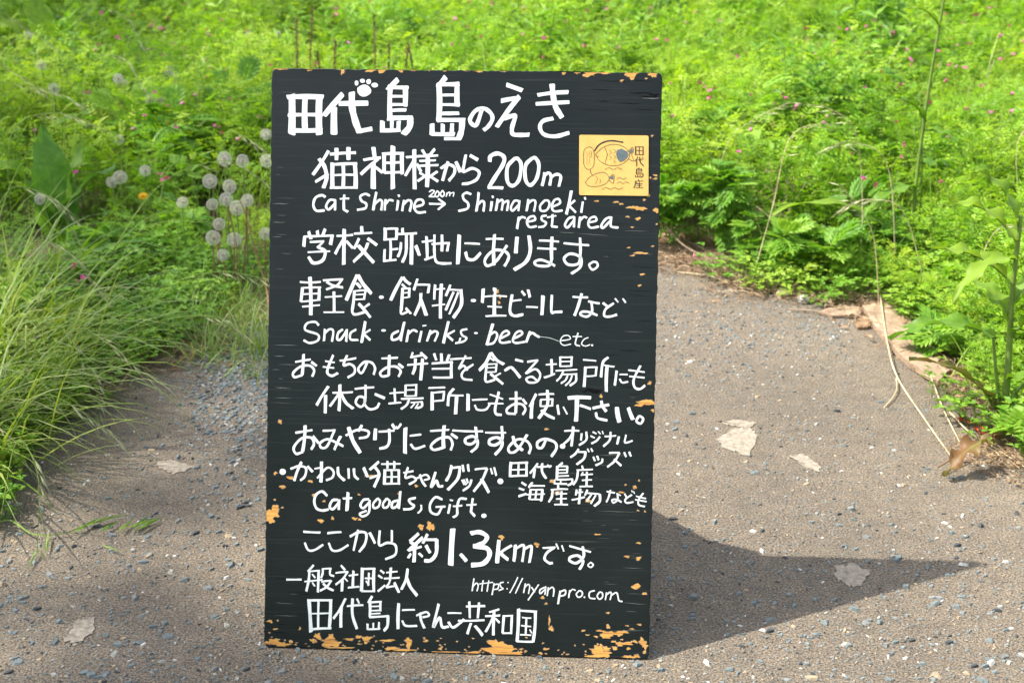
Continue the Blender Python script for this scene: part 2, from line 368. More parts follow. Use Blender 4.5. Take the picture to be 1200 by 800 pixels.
def lettering(name,data,parent,mat,wdef,scl=SCL,ori=None,mul=1.0,off=.00035,label=None):
    mb=MB(); cur=ori
    for tok in data.split(';'):
        tok=tok.strip()
        if not tok: continue
        if tok[0] in ORI and tok[1:2] in (':',): cur=ORI[tok[0]]; tok=tok[2:].strip()
        if not tok: continue
        if tok[0]=='o':
            x,y,rx,ry=map(float,tok[1:].split(',')); ell(mb,x,y,rx,ry,scl,cur); continue
        wd=wdef
        if '@' in tok: tok,ww=tok.split('@'); wd=float(ww)
        sm=tok[0]=='~'; tok=tok.lstrip('~')
        stroke(mb,[tuple(map(float,q.split(','))) for q in tok.split()],wd*mul,sm,scl,cur,off)
    ob=mb.build(name,mat,parent)
    if label: ob['label']=label
    return ob
LINES=[
("large white heading lettering",26,"""A:195,222 195,438@40;270,225 270,425@32;350,222 350,438@38;170,233 370,231@28;175,333 365,330@20;180,418 365,415@26;
480,213 378,333@30;433,290 433,436@36;462,266 622,262@28;~532,204 535,290 555,370 577,425@36;575,420 645,405@26;o559,150,11,15;o592,137,15,12;o627,141,14,15;o661,160,19,14;o601,191,40,34;
790,128 735,185@28;750,160 748,350@28;735,172 850,172@20;833,165 833,275@28;760,222 840,222@16;760,268 845,268@16;750,302 838,298@18;735,345 875,340@26;~862,335 858,390 825,432@34;705,362 705,420@26;700,413 805,410@22;758,360 758,408@20;797,362 795,405@24;
1060,112 1018,165@30;1022,150 1022,355@30;1015,152 1135,150@24;1125,140 1125,272@28;1035,212 1120,210@16;1035,265 1140,266@16;1020,315 1135,312@20;1012,352 1168,350@24;~1155,345 1150,410 1135,455@32;1145,455 1055,455@18;985,375 985,435@28;980,430 1110,430@22;1045,375 1045,425@22;1098,372 1095,425@24;
B:~115,290 85,375 60,372 48,345 78,298 125,283 165,310 174,345 150,385 126,405@22;255,150 340,180@26;225,240 325,222@24;325,215 200,385@26;~238,340 290,322 302,330 285,390 290,425 330,430 380,428@24;
430,205 600,187@22;420,255 605,243@22;~510,145 515,200 530,270 565,328@30;~515,335 460,350 442,385 465,425 530,435 605,415@22"""),
("second line of white lettering giving 200m",18,"""A:402,532 315,665@18;~350,577 380,620 392,680 375,738@22;400,660 330,705@16;412,550 555,540@16;447,517 447,580@22;515,512 515,578@24;425,600 425,740@24;415,608 562,600@16;550,600 555,738@24;485,605 485,735@20;425,668 550,664@12;412,738 565,735@14;
655,510 662,560@24;600,580 695,567@16;680,575 585,660@18;655,600 655,738@28;668,620 705,650@16;715,540 715,650@22;705,545 825,540@16;815,540 818,655@22;720,595 815,590@14;715,650 825,645@14;765,502 765,738@26;
885,520 888,738@22;840,562 920,555@14;882,580 835,665@16;900,600 922,640@16;930,520 950,552@16;1000,515 972,550@16;905,556 1018,550@13;915,582 1005,577@12;905,610 1020,604@13;960,545 957,725@24;915,648 945,665@13;945,668 905,695@14;1015,640 975,668@14;970,665 1018,695@16;
~1035,622 1075,600 1110,615 1110,650 1080,690@16;1075,585 1045,690@18;1120,585 1145,640@20;
B:~25,545 15,600 12,640 60,620 100,640 88,680 45,703 5,708@16;50,548 92,572@20;
~160,580 165,550 205,535 240,555 235,595 195,660 158,720@22;150,728 235,728@16;~300,562 260,610 260,690 290,715 325,680 337,600 320,565 300,562@20;~400,558 362,600 362,680 390,710 425,670 437,600 420,560 400,558@20;470,640 455,712@18;~465,660 490,640 505,660 498,710@16;~505,665 535,648 560,660 550,715@16"""),
("small English line pointing to the rest area",14,"""C:~385,95 365,85 330,100 318,140 335,172 380,170@14;~440,112 410,112 390,145 405,165 440,130@13;440,110 440,168@13;492,82 490,165 512,176@14;468,105 518,102@10;~635,85 610,75 582,90 590,115 615,130 610,155 565,165@13;672,65 655,165@15;~660,135 690,108 705,120 700,165@13;725,105 720,165@13;~725,130 745,108 768,112@12;795,110 788,165@13;797,78 802,88@12;828,108 818,168@13;~822,135 850,108 870,120 860,170@13;~890,145 935,130 930,105 900,108 885,145 905,175 950,172@13;
970,126 1055,126@11;1022,98 1060,126@11;1060,126 1020,158@11;~970,60 985,50 998,58 970,86@8;968,86 1000,86@8;~1015,52 1003,75 1013,88 1027,70 1015,52@8;~1045,50 1033,70 1043,86 1055,70 1045,50@8;1072,62 1065,85@7;~1070,68 1085,60 1085,82@6;~1088,68 1108,62 1105,84@6;
D:~55,70 30,62 10,75 15,100 38,120 35,150 -15,165@13;98,60 85,165@14;~88,135 115,108 130,120 125,165@13;172,110 165,162@14;175,78 180,88@11;205,95 195,160@13;~200,120 225,100 235,110 228,158@12;~232,120 260,105 265,115 258,160@12;~325,105 300,105 280,140 290,160 325,125@12;328,103 322,160@12;378,95 368,160@13;~372,125 400,100 418,110 410,162@12;~470,100 445,130 450,158 480,155 497,125 490,102 470,100@12;~515,135 555,115 550,92 525,98 510,135 525,160 570,155@12;620,45 592,175@16;640,98 605,130@12;608,130 645,165@12;685,105 676,165@13;695,80 700,92@11;
325,195 315,260@14;~320,220 340,195 362,200@12;~370,222 415,210 410,190 385,195 370,220 385,250 425,245@12;~480,185 455,190 455,210 478,225 465,245 435,250@12;515,178 510,245 542,248@13;485,195 535,185@9;~635,190 605,200 585,235 600,250 635,210@13;637,190 635,248@13;670,190 662,250@13;~665,215 690,190 708,195@12;~715,222 760,210 755,190 730,195 715,225 730,250 775,243@12;~840,190 815,200 790,235 800,250 840,210@13;~845,188 842,230 850,244 885,248@13"""),
("third line of white lettering",16,"""C:292,290 305,330@18;340,285 345,315@18;385,275 370,315@18;270,315 265,372@18;265,318 430,310@12;425,308 415,360@20;300,348 378,343@12;375,345 340,378@12;~350,378 385,400 370,450 320,465 292,432@18;288,405 412,398@10;
492,275 490,470@20;450,312 540,305@12;488,330 442,412@16;505,340 540,378@14;590,258 592,292@18;548,298 648,292@12;575,325 548,382@16;625,325 675,360@18;~625,350 605,395 545,455@16;572,365 658,458@20;
722,265 722,332@18;715,272 795,268@12;787,268 785,328@16;720,330 790,325@12;752,330 752,440@14;752,385 795,380@11;720,385 718,450@14;712,450 785,442@12;820,265 822,295@16;785,298 900,292@12;~842,300 840,400 820,455@16;872,300 870,465@20;~812,345 808,390 795,425@14;895,362 915,415@18;
955,310 960,430@16;930,340 990,332@11;945,440 1000,420@12;~1000,300 1000,400 1010,448 1040,459 1095,458@14;985,352 1085,345@12;1042,300 1042,390@16;1080,348 1072,390@14;1140,300 1132,460@22;
D:20,345 105,348@11;~25,395 38,432 75,434 110,398@17;140,320 238,318@11;188,295 182,380 185,465@18;~258,355 200,440 148,470 135,435 180,385 240,385 268,410 262,440 245,470@15;315,308 308,395@22;~382,300 390,380 365,445 300,490@20;440,325 550,330@11;430,368 535,370@11;512,305 510,430@18;~510,430 495,465 430,465 415,445 450,433 500,450 528,465@14;578,338 720,348@12;~670,308 672,390 662,450 605,458 580,425 610,398 655,405 678,430 668,475 622,508@15;~745,440 722,458 740,485 768,467 765,445 745,440@12"""),
("fourth line of white lettering about light meals",15,"""C:245,572 360,570@11;300,545 305,755@20;258,605 250,680@16;255,605 362,600@10;352,600 350,672@16;262,640 350,635@9;250,682 358,670@10;258,710 355,700@10;375,562 485,555@12;~478,560 450,590 392,612@12;~395,570 430,590 485,600@14;435,625 437,738@16;385,655 480,648@9;378,740 492,738@9;
565,530 505,670@20;~570,530 600,580 645,632@20;562,575 585,600@16;545,620 620,612@9;550,620 540,720@16;615,612 605,660@12;552,640 610,636@7;545,668 610,664@8;~540,700 540,740 560,750 612,735@14;635,690 600,715@12;575,690 640,765@16;o702,652,14,10;
820,540 755,668@18;~825,540 840,560 865,578@16;818,578 842,600@12;822,600 815,725@16;815,605 862,600@9;860,600 858,650@14;822,628 860,624@7;820,655 858,650@8;~812,700 815,743 848,733@12;840,712 868,742@14;905,548 885,610@14;898,580 975,580@11;972,580 965,625@14;~925,625 920,680 890,750@16;925,665 955,750@20;
1005,580 1000,660@14;1000,605 1060,600@9;1040,575 1035,765@18;988,697 1060,688@9;1090,580 1065,640@14;1080,605 1155,608@10;~1150,605 1152,690 1108,762@18;1108,620 1065,720@14;1135,620 1085,742@12;
D:o70,665,16,9;125,600 120,675@18;120,645 258,640@9;190,595 188,750@20;150,697 230,700@9;140,752 255,748@10;~288,630 276,720 300,748 350,740@16;290,665 340,658@10;342,610 360,632@14;378,602 388,642@16;368,697 432,699@10;462,635 456,740@20;~512,630 510,722 530,724 570,722@14;
630,638 715,640@11;~680,620 660,690 640,742@16;718,662 780,673@12;~735,665 738,720 710,748 675,738 680,722 720,722 768,740@13;800,670 828,692@14;~860,672 815,705 808,742 840,746 878,735@13;868,645 885,665@9;912,645 928,667@9"""),
("English line reading snack drinks beer",14,"""E:~350,118 330,100 285,108 275,145 345,170 345,203 300,218 266,203@12;385,140 380,205@13;~382,165 410,140 432,150 425,208@12;~485,140 460,160 455,195 475,195 505,150@13;508,140 505,207@13;~560,140 530,160 530,195 572,198@12;612,95 592,212@16;640,140 600,165@11;605,165 640,198@12;o715,143,14,7;~800,145 765,165 765,195 800,185 820,150@13;832,95 812,200@14;857,140 845,205@13;~850,165 880,140 905,148@12;928,145 915,205@13;935,115 955,112@8;980,140 960,200@13;~968,170 1000,145 1020,155 1003,200@12;1080,90 1052,210@16;1115,140 1070,165@11;1070,165 1105,195@12;~1185,130 1152,140 1158,165 1182,180 1165,200 1120,210@11;1148,180 1140,208@10;
F:o85,152,11,6;180,100 147,218@16;~155,170 190,145 205,165 185,205 150,215@12;~225,180 270,155 260,138 235,150 218,190 235,205 280,198@12;~300,180 345,155 335,138 310,150 293,190 310,205 360,198@12;390,140 368,200@14;~378,165 402,148 425,162 442,170@13;~440,168 500,175 550,192@2;~562,190 615,180 605,160 575,165 560,195 580,215 620,208@6;~660,145 645,205 670,218@8;630,165 682,165@6;~718,170 695,180 680,205 700,218 728,210@6;o740,213,6,6"""),
("fifth line of white lettering about eating a packed lunch",14,"""E:220,325 305,310@11;~265,282 263,340 258,395@16;~258,398 215,410 208,385 250,350 300,345 325,370 315,405@13;310,325 338,345@14;~432,285 405,350 400,385 425,400 458,385@14;375,350 437,356@9;388,318 440,325@9;470,315 560,300@11;~510,285 490,340 525,333 552,352 550,385 515,408@13;~625,320 600,375 582,380 575,355 610,320 650,325 668,355 660,390@13;705,300 795,295@11;748,282 745,392@16;~745,395 708,400 698,378 735,350 785,345 812,370 800,400@13;800,330 825,350@14;880,265 870,295@12;870,292 930,280@12;925,265 958,297@15;850,335 965,325@11;~895,300 892,350 880,385@16;935,300 925,418@18;1000,270 1012,305@14;1040,270 1042,310@16;1085,275 1072,310@14;988,325 1105,315@12;1098,318 1098,405@16;988,355 1095,352@10;995,403 1100,402@11;
F:-60,300 60,292@10;~28,280 -10,352 15,335 38,360@12;~70,328 20,362 5,388 18,410 65,415@12;
~170,262 140,320 105,360@18;~172,262 200,300 242,325@16;165,290 188,305@10;140,325 205,322@8;147,325 138,415@14;202,322 198,368@11;148,346 200,343@6;145,371 200,368@8;~138,412 148,425 192,412@12;225,375 190,395@10;168,380 238,435@14;~248,360 280,342 300,355 335,398@15;308,298 350,308@13;375,310 435,300@11;432,302 365,375@11;~368,375 420,350 448,380 430,420 385,425 370,405 400,393 428,412@12;
510,295 512,385@14;480,325 540,320@9;470,397 530,375@11;560,280 560,335@12;560,282 630,280@9;625,280 622,332@12;562,307 622,305@7;560,333 625,331@8;535,358 655,350@9;~578,360 560,395 540,415@11;575,378 655,375@9;~650,375 648,415 615,440@12;~602,385 590,410 565,428@10;~627,385 615,415 590,440@10;
690,295 762,300@9;702,335 695,445@16;700,338 770,335@9;765,335 760,385@11;705,387 765,382@9;~830,280 800,310 790,390@14;800,322 865,332@9;825,325 820,470@18;878,355 868,435@14;895,375 940,375@8;~895,400 910,420 942,415@10;~1012,325 975,400 980,445 1010,455 1038,435@13;945,350 1035,360@9;950,385 1035,392@9"""),
("sixth line of white lettering inviting people to rest",15,"""E:405,460 340,565@15;390,510 388,608@18;430,495 542,490@11;470,450 465,595@17;465,500 415,570@14;~480,505 505,550 545,582@16;555,472 662,462@11;~615,450 612,540 590,572 560,550 575,517 607,522 612,560 640,585 678,575 692,550@13;668,500 722,522@15;
778,468 782,540@12;750,495 830,488@9;745,552 815,545@10;840,448 838,510@13;842,448 905,445@9;900,445 898,507@12;842,476 900,474@7;840,509 902,507@8;815,525 940,520@10;~860,530 845,560 815,582@12;870,545 935,540@8;~932,540 932,565 905,576@12;892,550 870,575@9;912,550 895,578@8;
970,462 1062,458@10;990,485 990,585@18;990,490 1060,482@10;1057,482 1052,532@12;995,536 1055,530@9;~1110,465 1085,500 1078,560@15;1090,502 1165,502@10;1128,505 1122,605@20;
F:42,495 42,585@20;65,527 150,522@10;~80,555 95,580 140,580 165,550@11;~215,480 195,570 200,603 230,608@14;165,495 238,520@9;155,545 240,545@9;275,518 342,515@11;312,478 310,598@16;~308,602 265,598 262,575 300,548 345,548 365,575 350,605@13;350,520 370,546@14;
425,490 390,560@15;405,535 398,625@18;440,492 525,488@11;452,520 450,560@12;450,520 520,516@9;518,516 515,555@12;450,558 520,553@9;~488,468 488,550 440,625@17;~455,580 485,605 528,625@15;545,550 553,602@13;578,560 600,600@9;
605,510 732,507@20;655,515 650,638@24;672,550 732,570@15;745,565 835,545@16;~792,525 800,555 820,582@17;~762,590 772,620 825,633@14;880,560 895,640@24;945,562 970,625@22;~1005,605 990,635 1015,648 1028,620 1005,605@13"""),
("seventh line of white lettering recommending souvenirs",15,"""G:222,98 315,82@12;275,58 262,200@18;~262,205 225,215 212,180 255,130 310,125 325,160 310,190@14;320,118 352,155@16;375,85 445,80@11;~440,84 400,170 368,180 360,155 400,132 450,150 490,170@13;475,115 440,190@15;~505,110 570,78 630,85 625,115 580,125@13;~520,65 545,140 585,205@22;595,52 575,85@14;672,72 668,132@20;690,87 778,80@11;~748,72 750,135 735,170 695,182@15;765,45 782,70@16;~788,58 797,66 815,42@12;840,65 838,205@22;865,108 928,100@11;~870,155 895,180 950,163@13;980,80 1085,72@11;1058,50 1055,172@20;~1055,172 1000,185 985,160 1030,122 1085,115 1105,150 1095,185@14;1098,95 1132,118@15;
H:-45,75 125,78@11;~85,55 90,120 62,150 30,145 30,120 70,107 95,130 92,165 60,195@15;140,85 255,85@11;~232,50 234,120 200,153 165,150 165,125 205,112 234,132 228,170 195,208@16;~295,105 310,150 350,182@17;~375,95 320,180 280,195 272,165 320,122 372,130 395,165 385,200@14;~482,120 460,165 435,165 435,135 475,118 530,135 540,170 512,215@15;o575,157,16,14;
585,72 668,70@10;635,48 625,155@15;~630,85 610,118 580,145@12;682,85 678,122@12;~708,75 708,120 668,150@12;745,75 765,85@9;733,98 755,108@9;~738,140 765,125 785,102@11;775,72 788,86@7;798,70 804,86@7;812,100 875,95@9;~845,75 840,120 805,155@12;892,100 882,142@12;~932,90 925,130 940,132 968,122@10;
~665,172 645,200 620,218@12;660,188 708,188@10;~705,188 695,225 655,258@13;715,170 724,187@9;735,168 744,185@9;748,215 757,237@11;770,210 778,232@11;~800,225 795,245 762,262@11;838,192 895,190@11;~895,192 870,235 828,270@12;865,227 905,262@12;922,188 932,212@11;950,185 960,209@11"""),
("eighth line of white lettering about cute cat goods",14,"""G:o150,317,18,18;~195,300 240,285 280,295 275,340 250,364@13;255,262 215,366@15;290,285 318,315@14;368,260 365,372@18;330,298 375,290@9;~345,350 400,292 435,310 430,345 395,362@12;~460,288 465,330 498,362@15;520,295 522,350@12;~550,295 555,335 575,355@14;605,290 628,340@16;
690,255 640,300@14;~665,280 692,325 665,396@16;690,330 640,348@11;705,268 812,265@10;740,252 740,290@13;778,252 778,290@13;725,300 722,380@16;722,302 805,300@10;803,300 803,380@14;762,302 762,378@12;725,340 803,338@8;720,379 810,377@10;830,315 885,305@10;~855,285 840,342 878,335 900,355 862,380@12;~905,345 955,325 975,345 945,355@10;~922,325 935,362 955,390@13;~1010,310 985,395 1015,357 1028,388 1052,388@14;
~1100,272 1090,320 1070,358@15;1095,287 1150,280@12;~1148,282 1135,345 1080,408@16;1168,350 1182,378@12;
H:12,268 18,305@12;42,265 47,303@12;10,352 22,377@11;35,345 42,368@11;~62,350 50,385 15,412@12;82,292 150,285@11;~150,287 120,355 75,415@14;118,345 160,420@16;170,285 180,317@10;190,280 202,325@11;o225,357,17,16;
285,250 280,330@16;280,255 380,250@11;372,250 372,326@14;328,252 326,325@11;285,292 372,288@8;280,328 378,324@11;435,255 392,310@11;418,285 412,335@14;430,275 512,268@10;~460,255 460,300 482,338@14;490,262 505,277@9;575,250 545,277@12;545,270 542,345@14;545,272 605,270@9;602,270 600,308@12;550,290 600,288@7;548,308 600,306@7;545,326 610,322@8;545,344 632,340@10;~630,340 628,362 605,376@12;530,345 530,367@10;528,367 600,368@10;565,348 565,365@9;685,265 690,285@11;655,290 745,285@9;~662,292 655,340 635,372@12;690,302 680,320@9;682,317 745,312@8;712,300 710,380@12;685,347 740,343@8;672,382 745,380@9;
345,362 370,378@12;330,395 358,405@11;328,440 372,425@12;405,362 385,390@12;395,380 475,380@9;395,400 388,457@13;395,402 465,400@8;462,400 455,465@14;372,430 475,426@8;388,457 460,457@8;428,402 422,457@10;550,375 552,395@11;510,402 605,397@9;~520,402 515,440 498,470@12;548,412 540,430@9;545,425 600,422@8;570,410 568,482@12;540,453 598,450@8;530,484 605,484@9;655,400 650,430@11;648,417 690,412@8;675,395 668,478@14;628,457 700,440@10;715,400 702,430@11;705,417 785,423@9;~785,423 785,462 755,490@14;738,425 712,462@10;762,430 735,476@10;
825,408 870,415@9;~845,400 835,440 822,467@10;880,418 902,430@8;~885,425 885,455 862,470 855,455 880,452 907,466@10;925,420 937,440@10;~965,425 930,450 935,470 974,465@10;975,405 981,418@6;965,400 968,410@6;~1030,415 1005,450 1005,480 1038,490@10;990,432 1045,445@8;985,452 1048,462@8"""),
("English line reading cat goods and gift",14,"""G:~400,448 372,425 340,442 328,480 340,518 372,531 408,525@14;~460,470 430,475 415,510 435,522 470,480@14;468,470 466,525@14;518,430 512,530@18;490,463 540,460@11;~635,465 605,470 588,500 605,515 640,480@13;~640,470 635,540 600,562 585,547 622,530@12;~685,460 660,490 665,515 690,505 698,475 685,460@12;~735,460 715,490 720,512 742,505 752,475 735,460@12;~800,470 770,480 765,510 790,505 808,470@13;812,420 803,515@14;~898,455 862,465 870,485 890,500 870,517 830,520@13;~930,495 930,520 912,540@10;~1048,462 1010,450 980,490 985,533 1022,545 1045,508@13;1012,505 1065,502@11;1092,490 1082,540@13;1092,465 1108,468@9;~1185,458 1148,458 1133,500 1132,545 1110,562@13;1110,500 1160,495@10;
H:70,455 60,530 82,553@14;35,492 90,488@10;o133,551,15,13"""),
("ninth line of white lettering giving the distance 1.3km",16,"""I:268,28 362,32@12;~275,90 295,130 330,130 378,100@12;403,35 480,28@12;~410,90 430,130 470,130 520,100@12;~530,52 580,27 620,35 615,90 582,137@14;575,15 550,130@13;640,30 670,88@15;~697,18 695,98 740,85 785,98 785,150 730,177@13;765,15 765,78@12;915,32 868,75@18;868,78 905,102@16;938,55 858,128@18;860,128 932,105@12;892,105 890,190@20;872,145 858,168@14;918,142 938,160@14;965,35 940,85@16;955,65 1020,65@16;~1018,65 1015,140 985,180 950,183@20;958,98 980,138@18;1108,5 1097,205@30;1152,145 1185,182@20;
J:~60,27 110,20 150,45 130,80 75,100@24;~75,98 150,110 165,150 130,195 65,205@26;218,65 208,190@22;290,93 225,135@14;225,135 270,172@18;310,90 302,180@18;~310,112 350,90 360,105 350,182@14;~360,112 395,95 402,110 390,187@15;465,105 535,100@10;~530,102 490,130 475,165 500,188 520,188@14;540,80 553,110@9;572,90 583,122@9;615,92 735,125@11;~690,95 695,150 655,187 618,175 620,155 660,145 688,165 690,190 672,222@15;~735,182 720,198 735,210 750,196 735,182@8"""),
("thin white web address",8,"""J:78,280 68,350@8;~72,325 92,305 102,320 95,350@7;130,290 122,350@7;108,310 145,305@6;162,290 152,352@7;145,305 185,300@6;192,305 180,370@7;~188,315 215,310 212,335 188,340@7;~245,298 225,305 230,325 242,335 218,345@7;o270,300,4,4;o265,335,4,4;325,270 280,358@7;352,275 312,360@7;368,305 358,357@8;~362,330 382,310 392,320 385,362@7;402,325 420,352@8;442,310 383,397@8;~475,325 450,340 452,360 480,335@8;482,320 478,366@8;497,325 490,372@8;~492,345 515,325 528,335 525,376@8;564,345 552,417@11;~560,350 592,340 590,365 560,374@9;618,340 612,382@8;~615,355 632,335 650,340@7;~672,340 655,360 665,378 685,370 688,350 672,340@8;o700,378,5,5;~758,340 730,350 730,380 762,386@8;~785,348 772,370 785,388 802,375 800,352 785,348@8;825,350 818,391@8;~822,367 845,348 852,360 845,391@8;~850,367 880,350 890,375 895,395 914,400@8"""),
("tenth line of white lettering naming the association",13,"""I:173,297 257,296@11;325,215 295,250@13;~302,245 298,300 285,360@14;300,250 360,245@9;354,245 350,365@14;318,265 335,285@9;275,307 375,295@9;318,312 332,332@9;~378,235 376,262 368,285@12;375,235 425,232@9;~420,232 418,265 440,275@11;370,307 425,300@10;~425,300 400,335 362,357@12;~380,317 405,340 437,355@13;480,215 502,240@12;450,257 520,250@10;~515,252 490,290 450,322@12;488,295 485,358@15;500,285 517,303@9;550,245 546,332@14;525,272 575,265@10;520,338 582,332@11;600,228 595,355@18;598,233 672,230@11;665,230 665,357@16;595,357 670,357@11;615,285 658,285@9;637,255 634,325@11;620,300 632,318@8;702,240 722,255@12;690,268 712,283@11;688,357 727,323@12;760,225 757,285@14;735,252 797,245@9;722,286 808,280@10;~757,290 748,315 732,332@11;735,336 792,325@10;780,308 806,362@15;~855,230 845,290 820,345@15;~850,280 870,330 908,378@17"""),
("last line of white lettering at the bottom",15,"""I:300,408 312,588@20;295,412 430,410@13;422,410 415,562@18;354,412 352,565@13;310,486 418,482@9;315,574 425,567@13;~505,400 475,460 438,512@14;482,450 480,560@17;~545,400 545,490 570,568@16;515,442 605,435@11;570,400 582,425@11;655,385 635,422@15;642,415 642,500@15;640,420 708,415@11;702,415 702,467@13;645,442 700,440@8;645,466 700,463@8;645,484 702,480@8;640,502 748,495@12;~745,495 742,550 722,577@16;630,540 630,570@13;628,570 700,567@11;662,535 662,567@10;695,530 693,567@11;805,425 802,565@18;825,461 895,458@10;~825,520 845,548 908,548@12;~905,490 960,470 975,490 940,500@12;~925,475 932,520 950,560@14;~1030,425 1000,555 1035,500 1050,552 1085,550@15;1080,475 1157,475@9;~1085,525 1110,555 1150,530 1172,508@14;
J:35,437 140,433@12;52,410 55,500@13;107,415 100,500@13;-10,517 137,512@11;62,530 42,590@15;85,545 127,597@16;220,450 165,467@11;143,490 225,485@11;192,465 188,595@16;185,495 145,577@13;200,502 222,525@11;247,485 240,582@14;245,488 297,485@10;292,485 288,587@13;240,584 292,582@10;330,448 322,630@18;328,456 432,462@12;424,462 412,630@16;318,628 412,630@11;350,495 400,498@8;374,495 370,590@11;345,540 400,545@8;340,592 400,594@8;393,562 405,582@8"""),
]
for lab,wd,dat in LINES: lettering('lettering',dat,fp,M['white'],wd,label=lab)
# yellow plaque with dark print
def rrect(x0,y0,x1,y1,r,off):
    o=[]
    for cx,cy,a0 in ((x1-r,y1-r,0),(x0+r,y1-r,90),(x0+r,y0+r,180),(x1-r,y0+r,270)):
        for k in range(5): t=R(a0+k*22.5); o.append(onp(cx+r*math.cos(t),cy+r*math.sin(t),off))
    return o
pb=MB(); t_=rrect(678.5,158.8,760,229.2,2,.0016); b_=rrect(678.5,158.8,760,229.2,2,.0002); pb.poly(t_[::-1])
for i in range(20): j=(i+1)%20; pb.poly([t_[i],t_[j],b_[j],b_[i]])
plaque=pb.build('plaque',M['plaque'],board); plaque['label']='small yellow plaque with a dark print'
K=(660,140)
lettering('plaque_print',"""676,252 676,332@9;672,256 752,256@6;748,256 748,332@9;712,256 712,328@7;677,292 748,292@5;672,328 752,328@6;
~698,348 688,370 670,390@7;686,375 686,437@8;700,378 752,368@6;~715,350 722,400 752,432@9;738,350 748,362@6;
712,450 700,462@6;686,462 684,512@7;684,464 738,462@5;736,462 734,485@7;686,474 734,474@4;686,487 734,485@4;684,499 742,497@4;684,511 750,509@5;~748,510 746,530 728,542@8;676,520 676,538@6;674,538 722,538@5;698,515 698,537@5;720,518 720,537@5;
705,560 708,572@7;670,578 750,574@5;~676,580 674,610 660,640@8;692,588 686,602@6;688,602 742,600@5;714,588 712,638@7;690,618 738,616@5;680,638 750,636@5;
~225,265 195,290 188,340 190,420 210,462 240,472 272,455 288,410 288,330 275,280 245,262 225,265@4;~215,300 222,340 218,430@2;~240,300 246,350 240,430@2;~258,300 262,340 256,360@3;~250,475 255,500 270,525@5;
~290,300 330,245 390,212 460,202 560,215@12;~300,330 380,260 480,235 570,260 620,320 600,380 520,430 420,430 340,390 300,330@4;~600,300 650,262 655,300 640,330 660,390 610,370@4;~385,262 410,330 390,412@4;o345,322,8,8;~430,290 450,310 430,330@3;~430,340 450,360 430,380@3;~470,280 490,300 470,320@3;~470,335 490,355 470,375@3;~470,385 488,400 470,415@3;~300,345 320,352 330,345@3;
~205,595 240,550 310,510 385,500 430,550 400,600 330,628 240,628 205,595@4;~425,550 470,515 475,560 465,600 425,570@4;o255,575,8,8;~300,530 320,560 300,605@3;~340,560 350,580 340,600@3;
~360,655 400,640 440,655 480,640 520,655 560,640@4;~500,600 530,585 560,600 590,585 620,600@4;~500,560 530,545 560,560 590,545@4;~390,470 430,455 470,470 510,455 550,470@4""",plaque,M['ink'],4,scl=8.0,ori=K,mul=1,off=.0019)
pk=MB()
def blobp(mb,pts,off): mb.poly([onp(K[0]+x/8,K[1]+y/8,off) for x,y in pts])
blobp(pk,[(500,290),(545,275),(595,300),(612,325),(600,355),(570,385),(530,400),(505,370),(495,330)],.0020)
blobp(pk,[(610,300),(648,272),(648,300),(622,325)],.0020); blobp(pk,[(430,548),(466,525),(468,560),(440,560)],.0020)
pk.build('plaque_print',flat('blue_grey_ink',(.12,.16,.18),.6,.2,.2,80),plaque)
# ------------------------------------------------------------------ wear on the board
def flake(mb,x,y,rx,ry,off=.00022,n=None,j=.4,m=0):
    n=n or (9 if rx<4 else 22); ph=[random.random()*6 for _ in range(3)]; pts=[]
    for k in range(n):
        t=2*PI*k/n; r=1+j*(.5*math.sin(2*t+ph[0])+.4*math.sin(3*t+ph[1])+.35*math.sin(7*t+ph[2]))*.8+random.gauss(0,.08)
        r=max(.35,r); X=x+rx*r*math.cos(t); Y=y+ry*r*math.sin(t)
        pts.append(onp(min(max(X,x),774) if False else X,Y,off))
    mb.poly(pts,m)
ch=MB(); rim=MB()
def inb(x,y):
    lx=317+(310-317)*(y-85)/676+.8; rx=776+(762-776)*(y-85)/686-.8; by=761+(x-310)/452*10-.8; return lx<x<rx and 85.8<y<by
def fl(x,y,rx,ry,off=.00022,**k):
    n=10 if max(rx,ry)<4 else 26; ph=[random.random()*6 for _ in range(3)]; j=k.get('j',.42); pts=[]; rp=[]
    for q in range(n):
        t=2*PI*q/n; r=max(.3,1+j*(.5*math.sin(2*t+ph[0])+.45*math.sin(3*t+ph[1])+.4*math.sin(6*t+ph[2]))+random.gauss(0,.1))
        X=x+rx*r*math.cos(t); Y=y+ry*r*math.sin(t)
        lx=317+(310-317)*(Y-85)/676+.6; rxx=776+(762-776)*(Y-85)/686-.6; X=min(max(X,lx),rxx); Y=min(max(Y,85.6),760.4+(X-310)/452*10); pts.append(onp(X,Y,off))
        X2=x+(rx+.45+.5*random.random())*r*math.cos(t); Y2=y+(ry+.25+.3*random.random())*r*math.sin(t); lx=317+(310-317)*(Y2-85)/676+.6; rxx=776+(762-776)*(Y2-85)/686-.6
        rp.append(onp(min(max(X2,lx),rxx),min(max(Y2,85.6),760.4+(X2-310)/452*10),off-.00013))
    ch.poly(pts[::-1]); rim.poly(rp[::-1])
fo=[0]
def f2(x,y,rx,ry,**k): fo[0]+=1; fl(x,y,rx,ry,.00018+(fo[0]%12)*.00001,**k)
